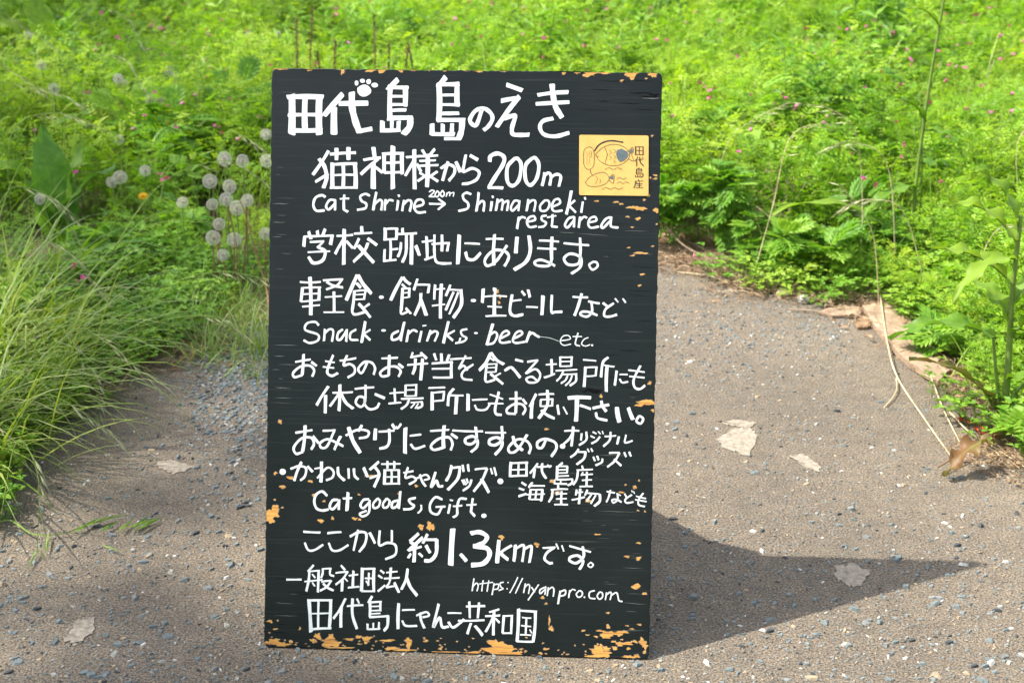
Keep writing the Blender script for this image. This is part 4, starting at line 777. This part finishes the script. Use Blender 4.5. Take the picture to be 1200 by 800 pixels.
leafto(t,(-.01,-.01,.04),loc(p,905,268,-.1),.045,1.5,9,label='broad arching yellow-green leaf reaching left')
for (a,b_,c,d,w_,s) in ((1074,215,1012,260,.05,10),(1084,140,1040,118,.03,11),(1090,100,1130,58,.025,12),(1078,190,1120,205,.05,13),(1100,30,1062,12,.02,15),(1082,150,1120,170,.04,16),(1070,260,1108,310,.05,17),(1068,280,1040,300,.05,18)):
    leafto(t,loc(p,a,b_),loc(p,c,d,random.uniform(-.08,.08)),w_,1.1,s)
t,p=plant('dock_plant',70,292,'broad-leaved dock at the left, its big upright leaf facing the camera','dock')
leafto(t,(0,0,.02),loc(p,46,148,.06),.16,.45,21,'dockb',label='biggest upright leaf with a pale midrib',ripple=.07,notch=.12); leafto(t,(0,0,0),loc(p,140,205,.0),.09,1.2,22,'dockb'); leafto(t,(0,0,0),loc(p,-20,190,-.03),.10,1.0,23); leafto(t,(0,0,0),loc(p,175,300,-.15),.08,1.2,24); leafto(t,(0,0,.02),loc(p,110,170,.1),.10,.9,25); leafto(t,(0,0,.02),loc(p,130,345,-.25),.09,1.0,26)
t,p=plant('dock_plant',60,130,'dark broad-leaved dock in the top left corner of the picture','dock')
leafto(t,(0,0,.05),loc(p,-10,20,.1),.16,.8,31); leafto(t,(0,0,.05),loc(p,62,35,.1),.15,.9,32); leafto(t,(0,0,.05),loc(p,105,60,-.1),.12,1.1,33); leafto(t,(0,0,.1),loc(p,20,-30,.1),.15,.7,34)
t,p=plant('dock_plant',190,100,'dock with dark leaves behind the pair of dandelion clocks','dock')
leafto(t,(0,0,.02),loc(p,140,50,.0),.11,1.1,35); leafto(t,(0,0,.02),loc(p,210,48,.05),.1,1.1,36); leafto(t,(0,0,.02),loc(p,232,75,-.1),.08,1.3,37); leafto(t,(0,0,.02),loc(p,150,78,-.1),.09,1.2,38)
t,p=plant('dock_plant',1205,255,'leafy dock at the far right edge of the picture, behind the tall pale stem','dock')
for k,(a,b_) in enumerate(((1150,215),(1110,225),(1180,190),(1120,195),(1165,240))): leafto(t,(0,0,.05),loc(p,a,b_,random.uniform(-.1,.1)),.045,1.2,41+k)
# curled leaf lying over the path edge
t=empty('curled_leaf',gp(1112,560)); tag(t,'curled brown and green toothed leaf drooping onto the path at the right','leaf'); p=Vector(t.location)
leafto(t,loc(p,1160,512,.06),Vector((0,0,.002)),.05,1.2,51,'brown',.3,'blade',.35)
# ------------------------------------------------------------------ dandelions
def clock_mesh(seed,r=.0205):
    random.seed(seed); b=MB(); n=150
    for i in range(n):
        z=1-2*(i+.5)/n; a=i*2.39996; d=Vector((math.sqrt(1-z*z)*math.cos(a),math.sqrt(1-z*z)*math.sin(a),z)); s=d.cross(Vector((.3,.5,.8))).normalized(); u=s.cross(d)
        b.poly([d*.003+s*.00022,d*.003-s*.00022,d*r*.8]); tip=d*r*.78; k0=random.random()*6
        for k in range(6):
            t=k0+k*2*PI/6; e=(s*math.cos(t)+u*math.sin(t)); f=(s*math.cos(t+.5)+u*math.sin(t+.5))
            b.poly([tip,tip+d*r*.16+e*r*.24,tip+d*r*.16+e*r*.2+f*r*.06])
    return b.mesh('seed_head',M['seed'])
def ball(r,mat,name,sq=1,n=8):
    b=MB(); rows=[]
    for i in range(1,5):
        ph=PI*i/5; rows.append([(r*math.sin(ph)*math.cos(2*PI*k/n),r*math.sin(ph)*math.sin(2*PI*k/n),r*sq*math.cos(ph)) for k in range(n)])
    for i in range(3):
        for k in range(n): b.poly([rows[i][k],rows[i+1][k],rows[i+1][(k+1)%n],rows[i][(k+1)%n]])
    b.poly(rows[0]); b.poly(rows[3][::-1]); return b.mesh(name,mat,True)
CL=[clock_mesh(i+200) for i in range(3)]; CORE=ball(.0062,M['core'],'core')
def yellow_mesh():
    random.seed(3); b=MB()
    for ring,(n,L,el) in enumerate(((22,.018,.15),(18,.014,.5),(12,.009,.95))):
        for k in range(n):
            a=2*PI*k/n+ring*.2; leaflet(b,Vector((0,0,0)),Vector((math.cos(a)*math.cos(el),math.sin(a)*math.cos(el),math.sin(el))),Vector((0,0,1)),L,.0032)
    return b.mesh('petals',M['yellow'])
YM=yellow_mesh()
def dandelion(px,py,bx,by,label,kind='clock',s=1,mat='stem',group=None):
    p=gp(bx,by); t=empty('dandelion',(p.x,p.y,0)); tag(t,label,'dandelion',group); h=loc(p,px,py); h.y=-.01
    mid=h*.5+Vector((random.gauss(0,.008),0,.0)); stemto(t,[(0,0,0),mid,h],.0024,.0018,mat,'stem')
    if kind=='clock':
        o=link('seed_head',random.choice(CL),t); s*=random.uniform(.82,1.06); o.location=h; o.scale=(s,s,s*random.uniform(.85,1)); o.rotation_euler=(random.random()*6,random.random()*6,0); c=link('core',CORE,o)
    else:
        o=link('petals',YM,t); o.location=h; o.rotation_euler=(.5,0,0)
    return t
random.seed(41); G='dandelion clocks left of the board'
for a in ((263,187,275,330,'dandelion clock at the upper left of the cluster beside the board, touching a grass stalk'),
 (284,189,290,330,'dandelion clock to the right of the highest one in the cluster beside the board'),
 (246,213,252,320,'dandelion clock at the left of the cluster beside the board, under the arching grass'),
 (269,219,278,340,'slightly dim dandelion clock just above the brightest ones of the cluster'),
 (265,234,276,352,'bright dandelion clock in the middle of the cluster, on a reddish stem','clock',1.05,'rstem'),
 (290,235,282,350,'bright dandelion clock at the right of the cluster with a clear brown centre','clock',1.05,'rstem'),
 (278,244,280,345,'dandelion clock overlapping its right-hand neighbour, on a pale stem','clock',1.05,'stem'),
 (249,240,256,338,'dandelion clock at the left side of the cluster, on a reddish stem','clock',.95,'rstem'),
 (214,238,222,320,'lone dandelion clock left of the cluster, above the green leaves'),
 (257,263,264,340,'ragged dandelion clock with half its seeds gone','clock',.95,'rstem'),
 (250,279,256,348,'low dandelion clock at the bottom left of the cluster','clock',1,'rstem'),
 (275,281,280,350,'low dandelion clock with a reddish stem in front of the cluster','clock',.95,'rstem'),
 (262,299,268,352,'lowest and dimmest dandelion clock of the cluster','clock',.9,'rstem'),
 (311,274,314,345,'dandelion clock half hidden by the left edge of the board','clock',.95,'rstem'),
 (311,158,314,270,'small dim dandelion clock touching the upper left edge of the board'),
 (312,189,315,280,'dandelion clock cut by the left edge of the board beside the second line of lettering'),
 (131,215,150,300,'left dandelion clock of the pair under the big dock leaf'),
 (141,209,152,300,'right dandelion clock of the pair under the big dock leaf'),
 (170,201,180,290,'dandelion clock between the pair under the dock leaf and the cluster by the board'),
 (48,78,58,190,'lone dandelion clock in the upper left in front of the dark dock leaves'),
 (198,85,208,180,'upper dandelion clock of the brightest overlapping pair'),
 (206,91,212,184,'lower dandelion clock of the brightest overlapping pair'),
 (138,94,150,200,'faint dandelion clock left of the bright pair'),
 (146,99,154,200,'small ragged dandelion clock touching the faint one','clock',.7),
 (186,119,196,220,'right one of the two blurred dandelion clocks below the bright pair'),
 (175,117,184,220,'left one of the two blurred dandelion clocks below the bright pair'),
 (63,106,72,210,'dandelion clock behind the pale grass awns at the far left'),
 (139,165,148,250,'faint dandelion clock above the pair by the big dock leaf','clock',.85),
 (33,44,44,150,'blurred dandelion clock among grass awns in the top left','clock',.9),
 (290,42,295,140,'faint dandelion clock above the left corner of the board','clock',.8),
 (47,235,60,300,'dim dandelion clock low down behind the purple grass awns','clock',.85),
 (325,40,330,140,'dandelion clock blurred in the meadow above the corner of the board','clock',.7)):
    dandelion(*a[:5],*(a[5:] if len(a)>5 else ()),group=G)
dandelion(199,145,206,230,'yellow dandelion flower below the blurred dandelion clocks','yellow',group='yellow dandelion flowers')
dandelion(168,231,175,300,'yellow dandelion flower right of the pair of clocks by the dock leaf','yellow',group='yellow dandelion flowers')
# ------------------------------------------------------------------ pink vetch flowers
def vetchflower(seed):
    random.seed(seed); b=MB(); 
    for q in range(random.choice([1,2])):
        c=Vector((q*.008,random.gauss(0,.003),q*.004)); a=random.random()*6.28; f=Vector((math.cos(a),math.sin(a),.25)); s=f.cross(Vector((0,0,1))).normalized()
        for sg in (-1,1):
            leaflet(b,c,(f+s*sg*.75+Vector((0,0,.5))),Vector((0,0,1))+f*-.6,.012,.010); leaflet(b,c,(f*.9+s*sg*.3+Vector((0,0,-.25))),s*sg,.010,.006)
    b.tube([(0,0,-.06),(0.002,0,-.03),(0,0,0)],.0008,.0006,3,m=1); return b.mesh('vetch_flower',[M['pink'],M['stem']])
VF=[vetchflower(i+300) for i in range(6)]
random.seed(51); cnt=0
hand=[(1010,208),(1022,217),(1017,61),(1050,100),(1096,76),(1096,96),(1104,210),(1035,30),(1062,35),(1032,41),(1092,47),(1107,75),(1119,76),(942,33),(945,45),(974,47),(996,17),(1000,42),(955,62),(979,58),(968,135),(966,142),(911,92),(949,87),(955,85),(1080,106),(1012,102),(1110,75),(1160,130),(1184,108),(1182,129),(1157,8),(1163,6),(1200,155),(1060,170),(1060,165),(1187,62),(880,110),(785,97),(785,135),(903,146),(905,120),(836,102),(98,111),(109,62),(171,60),(192,84),(188,68),(177,33),(176,28),(190,37),(254,55),(238,73),(242,92),(244,80),(265,82),(303,5),(215,7),(257,26),(277,8),(197,125),(211,124),(254,151),(260,158),(188,205),(90,205),(92,330),(86,315),(100,329),(157,155),(168,138),(190,213),(40,157),(276,166),(314,79),(306,140),(207,155),(300,140),(338,85)]
while len(hand)<185:
    u=random.random()
    hand.append((random.uniform(330,790),abs(random.gauss(0,45))) if u<.35 else (random.uniform(780,1200),abs(random.gauss(60,65))) if u<.85 else (random.uniform(90,320),abs(random.gauss(40,45))))
for px,py in hand:
    if 317<px<776 and py>84: continue
    q=gp(px,py,.34 if py<140 else (.25 if px<330 else .31))
    if inpath(q.x,q.y): q.z=.06
    o=link('vetch_flower',random.choice(VF)); o.location=q; o.rotation_euler=(random.gauss(0,.3),random.gauss(0,.3),random.random()*6.28); s=random.uniform(.8,1.2)*(1 if q.y<6 else 1.25); o.scale=(s,)*3
    tag(o,'small magenta-pink vetch flower among the bright green leaves of the meadow','vetch flower','pink vetch flowers in the meadow')
# ------------------------------------------------------------------ brome: arching stalks with drooping awned spikelets
def spikelet(b,p,d,L,m=1):
    d=d.normalized(); s=d.cross(Vector((0,0,1))).normalized(); u=s.cross(d)
    for sg in (-1,1):
        b.poly([p,p+d*L*.4+s*sg*L*.09,p+d*L*.75,p+d*L*.3+u*L*.05],m)
    for k in range(4): a=random.gauss(0,.08); c=random.gauss(0,.08); q=p+d*L*(.45+.1*k); e=(d+s*a+u*c).normalized(); b.poly([q-s*.0003,q+s*.0003,q+e*L*.7],m)
def brome(pxs,Y,label,nsp=9,SL=.035,fall=(0.6,-.1,-.5),group='arching brome grass stalks on the left',stemmat='stem',name='brome_grass'):
    """pxs: where the stalk passes, foot first"""
    foot=gp(*pxs[0]); Y0=foot.y; n=len(pxs); pts=[Vector((foot.x,foot.y,0))]+[ay(x,y,Y0+(Y)*(i+1)/(n-1)) for i,(x,y) in enumerate(pxs[1:])]
    t=empty(name,pts[0]); tag(t,label,'grass stalk',group); pts=[q-Vector(t.location) for q in pts]; c=curve(pts,8); b=MB(); b.tube(c,.0014,.0006,3); b.build('stem',M[stemmat],t)
    h=MB(); L=len(c)
    for k in range(nsp):
        i=int(L*(.55+.44*k/nsp)); q=c[min(i,L-1)]; d=(c[min(i+1,L-1)]-c[max(i-1,0)]).normalized()*.8+Vector(fall)*random.uniform(.5,1.1)+rv(.12); e=q+d.normalized()*random.uniform(.008,.02)
        h.tube([q,e],.0004,.0004,3,cap=False); spikelet(h,e,d+Vector((0,0,-.3)),SL*random.uniform(.75,1.2),0)
    h.build('seed_head',M['awn'],t); return t
random.seed(61)
B=[([(20,330),(10,170),(60,135),(135,158)],'brome stalk arching rightward across the lone dandelion clock, its head reaching the pair of clocks'),
([(-30,300),(-20,120),(40,105),(95,125)],'brome stalk bending over the clock at the far left'),
([(0,340),(20,250),(60,235),(112,330)],'brome stalk with a purplish head hanging below the big dock leaf'),
([(-30,200),(-20,20),(20,30),(65,60)],'brome stalk in the top left corner drooping over the dark dock leaf'),
([(60,180),(90,30),(140,18),(165,60)],'brome stalk with a pinkish head above the faint dandelion clock'),
([(90,230),(100,90),(140,68),(168,110)],'brome stalk with a fine head behind the faint dandelion clock'),
([(-20,420),(20,300),(70,290),(120,350)],'brome stalk just above the mass of long grass'),
([(90,420),(150,290),(190,262),(238,262)],'bare green stalk arching to the right below the clocks'),
([(170,400),(160,320),(170,300),(205,325)],'short brome stalk with a purple head above the bare gravel'),
([(100,350),(180,225),(260,190),(312,215)],'brome stalk arching through the dandelion cluster to the board'),
([(-10,480),(60,420),(110,440),(112,520)],'brome stalk hanging over the path with a bright pale spikelet'),
([(0,500),(80,395),(120,400),(180,450)],'brome stalk reaching right over the path above the hanging spikelets'),
([(-10,560),(40,470),(90,480),(140,520)],'brome stalk sweeping low across the path edge'),
([(-20,460),(30,380),(90,410),(95,510)],'brome stalk with a drooping head in the middle of the long grass'),
([(0,620),(20,520),(45,560),(45,650)],'brome stalk hanging down at the lower left near the fallen stalk'),
([(-40,250),(-30,80),(10,85),(50,110)],'brome stalk entering from the left edge at the height of the lone clock'),
([(-30,380),(0,240),(40,225),(90,260)],'brome stalk at the left edge above the long grass'),
([(200,420),(210,380),(250,372),(290,395)],'short pale stalk lying over the gravel heap'),
([(150,430),(190,345),(250,320),(315,328)],'pale stalk arching low above the gravel toward the board'),
([(240,280),(262,165),(282,160),(305,175)],'stalk with a bright green tip pointing at the upper left edge of the board'),
([(200,140),(250,75),(275,62),(303,56)],'pale green leaf blade stalk standing above the clover left of the board')]
for pts,lab in B: brome(pts,-.12,lab,nsp=0 if 'bare' in lab or 'blade' in lab else random.choice([8,10,12]))
R_B=[([(1050,330),(1040,195),(1000,165),(975,170)],'dry pale brome head hanging left of the tall dock stem',(-.6,0,-.3)),
([(1090,360),(1060,250),(1020,232),(990,240)],'dry brome head bent low behind the arching dock leaf',(-.5,0,-.3)),
([(1180,150),(1175,60),(1160,75),(1155,105)],'pale drooping brome head at the upper right',(-.2,0,-.8)),
([(1200,300),(1190,180),(1205,150),(1230,180)],'pale brome head at the right edge of the picture',(.3,0,-.6))]
R_B+=[([(880,330),(905,240),(925,160),(968,140)],'thin dry stalk with a pale head leaning right above the arching dock leaf',(.5,0,-.3)),
([(1005,330),(1010,240),(1000,150),(960,120)],'thin dry stalk leaning left between the two docks',(-.5,0,-.2)),
([(1140,380),(1150,300),(1175,262),(1215,270)],'pale stalk arching right over the upper leaf of the tall dock',(.4,0,-.4)),
([(1030,360),(1024,280),(1008,245),(985,215)],'dead reddish-grey stalk left of the foot of the slender dock',(-.2,0,-.2)),
([(830,260),(850,170),(880,140),(925,118)],'wispy dry stalk above the mugwort bush beside the board',(.5,0,-.2))]
for pts,lab,f in R_B: brome(pts,-.05,lab,10,.04,f,'dry brome heads on the right','straw')
# dry upright spikes behind the top of the board
def spike(px,top,lab,Y=5.2):
    t0=ay(px,90,Y); t=empty('grass_spike',(t0.x,Y,0)); tag(t,lab,'grass spike','brown grass spikes behind the board'); h=ay(px+random.gauss(0,6),top,Y)-Vector((t0.x,Y,0))
    mid=Vector((h.x*.5+random.gauss(0,.01),0,h.z*.6)); c=curve([(0,0,0),mid,h],8); b=MB(); b.tube(c,.0022,.0014,4); b.build('stem',M['rstem'],t)
    s=MB()
    for k in range(60):
        q=c[-1]*(k/60)+c[-8]*(1-k/60); a=random.random()*6.28; d=Vector((math.cos(a)*.7,math.sin(a)*.7,1)); leaflet(s,q,d,Vector((math.cos(a),math.sin(a),0)),.013,.006)
    s.build('seed_head',M['litter'],t)
for px,top,lab in ((338,22,'brown grass spike rising above the left corner of the board, leaning right'),(366,8,'tallest brown grass spike behind the board, third letter from the left'),(373,62,'short brown grass spike right of the tallest one'),(396,48,'brown grass spike directly above the paw print'),(440,18,'tall brown grass spike above the fourth big letter'),(452,52,'short brown grass spike beside the bent one'),(474,56,'bent brown grass spike left of the middle of the board'),(481,50,'last brown grass spike of the row, above the gap in the heading')): spike(px,top,lab.replace(', third letter from the left',', standing left of the paw print'))
# ------------------------------------------------------------------ dry stalks, twigs, bark, loose things
def stalk(pxz,r,lab,mat='straw',name='dry_stalk',cat='dry stalk',group=None,r1=None):
    pts=[gp(x,y,z) for x,y,z in pxz]; o0=pts[0].copy(); b=MB(); b.tube(curve([q-o0 for q in pts],6),r,r1 or r*.7,5); o=b.build(name,M[mat],None,True); o.location=o0; tag(o,lab,cat,group); return o
stalk([(1030,335,.03),(1040,400,.02),(1052,440,.02),(1085,490,.012),(1115,532,.004)],.0022,'long straw stalk lying across the path from the bark slab to the curled leaf')
stalk([(1091,438,.02),(1105,475,.015),(1125,515,.006)],.002,'short straw stalk with a knobbly joint, between the long straw and the dock')
stalk([(1051,440,.012),(1050,458,.008),(1036,476,.004)],.0018,'short curved straw branching off the long straw stalk')
stalk([(1113,480,.01),(1138,505,.008),(1168,523,.006),(1204,546,.006)],.002,'pale straw stalk running off the right edge of the picture beside the litter')
stalk([(1048,318,.02),(1065,345,.02),(1108,378,.02)],.003,'bent pale stick at the head of the bark slab','twig')
stalk([(885,240,.10),(905,255,.08),(925,268,.05),(960,276,.04),(985,285,.03)],.003,'bare pinkish twig passing behind the arching dock leaf','twig','twig','twig')
stalk([(782,266,.07),(800,286,.04),(830,302,.02),(852,314,.008)],.0025,'thin bent twig below the mugwort bush beside the board','twig','twig','twig')
stalk([(793,318,.004),(830,322,.006),(852,330,.005),(876,338,.004)],.0022,'pale straw lying on the path edge below the mugwort bush')
stalk([(924,361,.006),(945,362,.008),(965,364,.008),(1000,368,.006)],.0024,'dead stick lying along the path edge left of the bark slab','twig','twig','twig')
stalk([(316,376,.01),(312,340,.06),(300,300,.14),(286,250,.25),(280,236,.28)],.0022,'long reddish stem leaning beside the left edge of the board','rstem','dry_stalk')
stalk([(232,405,.004),(285,413,.006),(318,402,.01)],.0013,'thin pale straw lying on the gravel heap')
stalk([(1140,560,.003),(1100,545,.02),(1175,500,.03)][1:],.0016,'thin dark stalk beside the curled leaf','rstem')
def deadbush(px,py,lab):
    p=gp(px,py); t=empty('dead_weed',(p.x,p.y,0)); tag(t,lab,'dead weed')
    for (a,b_) in ((915,190),(890,225),(930,215),(900,195),(945,210),(880,240),(922,205)):
        h=loc(p,a,b_,random.uniform(-.05,.05)); s=MB(); c=curve([(random.gauss(0,.01),0,0),h*.5+rv(.008),h],6); s.tube(c,.002,.001,4)
        for k in range(4): q=c[random.randrange(5,len(c))]; s.tube([q,q+Vector((random.gauss(0,.03),random.gauss(0,.02),random.uniform(-.005,.03)))],.001,.0006,3)
        s.build('stem',M['twig'],t)
        f=MB()
        for k in range(14): q=c[-1]+rv(.012); leaflet(f,q,rv(1),rv(1),.008,.005)
        f.build('seed_head',M['litter'],t)
deadbush(905,290,'dead brown weed with crumbly seed heads, between the two mugwort bushes')
# bark slab
def slab(pts,th,lab,mat,name,cat,z0=.002,tilt=.012):
    P=[gp(x,y,z0) for x,y in pts]; o0=sum(P,Vector())/len(P); o0.z=z0; ring=[]
    for i in range(len(P)):
        a,c=P[i],P[(i+1)%len(P)]
        for k in range(5): q=a+(c-a)*k/5-o0; ring.append(Vector((q.x+random.gauss(0,.0016),q.y+random.gauss(0,.0016),0)))
    b=MB(); n=len(ring); top=[Vector((q.x,q.y,th+tilt*(i%7==0)*.05+random.gauss(0,.0005))) for i,q in enumerate(ring)]
    inn=[Vector((q.x*.82,q.y*.82,th+.003+random.gauss(0,.0008))) for q in ring]
    for i in range(n): j=(i+1)%n; b.poly([ring[i],ring[j],top[j],top[i]]); b.poly([top[i],top[j],inn[j],inn[i]])
    b.poly(inn); b.poly(ring[::-1]); o=b.build(name,M[mat],None); o.location=o0; tag(o,lab,cat); return o
slab([(1010,362),(1034,357),(1064,374),(1090,406),(1112,438),(1100,450),(1066,430),(1034,398)],.014,'flat weathered slab of bark or wood lying along the right edge of the path','bark','bark_slab','bark')
slab([(958,366),(985,357),(1012,361),(1005,370),(975,371)],.006,'thin dry strip of bark left of the big slab','bark','bark_strip','bark')
slab([(1001,376),(1012,370),(1022,376),(1017,384),(1004,384)],.006,'small brown chunk of bark in front of the big slab','litter','bark_chunk','bark')
slab([(858,322),(868,319),(871,331),(862,334)],.004,'pale curled dead leaf on the path below the mugwort bush','bark','dead_leaf','dead leaf')
slab([(964,343),(972,340),(976,358),(966,360)],.006,'upright pale dead leaf beside the left end of the bark strip','bark','dead_leaf','dead leaf')
def cobble(px,py,r,lab,mat):
    p=gp(px,py); me=ball(r,mat,'stone',.75,9); me.vertices.foreach_set('co',[c*(1+random.gauss(0,.05)) for v in me.vertices for c in v.co]); o=link('stone',me); o.location=(p.x,p.y,r*.45); tag(o,lab,'stone')
cobble(917,348,.020,'round tan stone on the path edge below the low mugwort tuft',SM[4]); cobble(941,353,.018,'pale lumpy stone just right of the round tan one',SM[2]); cobble(970,352,.015,'small grey stone nearest the bark strip',SM[4])
# red dead leaves at the foot of the dock
random.seed(71)
def redleaf(px,py,lab,s=.03):
    p=gp(px,py,.01); b=MB()
    for k in range(9): leaflet(b,rv(.006),Vector((random.gauss(0,1),random.gauss(0,1),.2)),Vector((0,0,1))+rv(.4),s*random.uniform(.6,1),s*.35)
    o=b.build('red_leaf',M['red']); o.location=p; tag(o,lab,'dead leaf','red dead leaves by the dock')
redleaf(1132,490,'brightest red crumpled leaf, left of the dock stem foot'); redleaf(1148,499,'dark red crumpled leaf just right of the brightest one',.026); redleaf(1162,508,'long dark red leaf nearest the dock stem foot',.03); redleaf(1080,318,'reddish withered leaf behind the bark slab, by the second dock',.03); redleaf(1165,378,'reddish withered leaf half hidden behind the dock leaf at the right',.03)
# fallen fresh green brome ear on the path
c=[gp(*q) for q in ((-20,622,.01),(12,612,.015),(40,628,.01),(75,627,.008),(110,614,.012),(150,605,.012))]; o0=c[0].copy(); t=empty('fallen_grass_ear',(o0.x,o0.y,0)); tag(t,'fresh green brome ear lying on the path at the lower left','grass stalk')
b=MB(); b.tube(curve([q-Vector((o0.x,o0.y,0)) for q in c],6),.0022,.001,4); b.build('stem',M['stem'],t)
def pxspike(a,b_,w_,par=t,m='dock'):
    p1=gp(a[0],a[1],.012)-Vector((o0.x,o0.y,0)); p2=gp(b_[0],b_[1],.008)-Vector((o0.x,o0.y,0)); s=MB(); d=p2-p1; L=d.length; d=d.normalized(); sd=d.cross(Vector((0,0,1))).normalized()
    for sg in (-1,1): s.poly([p1,p1+d*L*.3+sd*sg*w_,p1+d*L*.7+sd*sg*w_*.5,p2,p1+d*L*.5+Vector((0,0,w_*.8))])
    for k in range(5): q=p1+d*L*(.3+.13*k); e=(d+sd*random.choice([-1,1])*.22).normalized(); s.poly([q-sd*.0004,q+sd*.0004,q+e*L*.35])
    s.build('spikelet',M[m],par)
for a,b_ in (((92,620),(145,604)),((85,627),(120,607)),((118,625),(140,612)),((140,624),(158,610)),((150,620),(188,608)),((156,622),(175,606)),((160,623),(192,607))): pxspike(a,b_,.0042)
for a,b_ in (((58,625),(55,652)),((47,643),(33,668)),((120,640),(143,648))): pxspike(a,b_,.003,t,'pale')
# ------------------------------------------------------------------ the tree beyond the left of the picture that shades the left side
random.seed(81)
tr=empty('shade_tree',(-15.7,.8,0)); tag(tr,'big leafy tree left of the view, shading the left side of the path','tree')
b=MB(); b.tube(curve([(0,0,0),(.15,0,3),(0,.1,8),(.1,0,15)],6),.4,.12,10); b.build('trunk',M['bark'],tr,True)
lb=MB()
for k in range(14):
    a=k*2.4; z=random.uniform(9,14); e=Vector((math.cos(a)*random.uniform(1.5,3),math.sin(a)*random.uniform(2.5,6),z+random.uniform(1,3))); lb.tube(curve([(0,0,z-1.5),e*.45+Vector((0,0,z*.45)),e],5),.10,.03,5)
lb.build('limb',M['bark'],tr,True)
def crown(n):
    V=[];Fc=[]
    for i in range(n):
        u=rng.normal(size=3); u/=np.linalg.norm(u); r=rng.random()**.33; c=np.array([u[0]*3.7*r,u[1]*9.2*r+1.2,16.0+u[2]*3.9*r]); 
        a=rng.normal(size=3);a/=np.linalg.norm(a); b2=np.cross(a,rng.normal(size=3)); b2/=np.linalg.norm(b2); s=rng.uniform(.10,.2); k=len(V)
        V+=[tuple(c+a*s),tuple(c+b2*s*.6),tuple(c-a*s),tuple(c-b2*s*.6)]; Fc.append((k,k+1,k+2,k+3))
    me=bpy.data.meshes.new('crown'); me.from_pydata(V,[],Fc); me.materials.append(M['low']); o=link('crown',me,tr); o['kind']='stuff'
crown(8000)
def added_shrubs(n):  # shrubs out of view, added to darken what the board's gloss reflects
    V=[];Fc=[]
    for i in range(n):
        x=rng.uniform(-16,16); hgt=3.1+.7*math.sin(x*.9)+.4*math.sin(x*2.3); c=np.array([x,-8+rng.uniform(-1,1),hgt*rng.random()**.8]); a=rng.normal(size=3);a/=np.linalg.norm(a); b2=np.cross(a,rng.normal(size=3)); b2/=np.linalg.norm(b2); s=rng.uniform(.12,.25); k=len(V)
        V+=[tuple(c+a*s),tuple(c+b2*s*.6),tuple(c-a*s),tuple(c-b2*s*.6)]; Fc.append((k,k+1,k+2,k+3))
    me=bpy.data.meshes.new('added_shrub_belt'); me.from_pydata(V,[],Fc); me.materials.append(M['low']); o=link('added_shrub_belt',me); tag(o,'unseen belt of dark green shrubs added behind the viewer to darken the board gloss','shrubs',kind='stuff')
added_shrubs(9000)
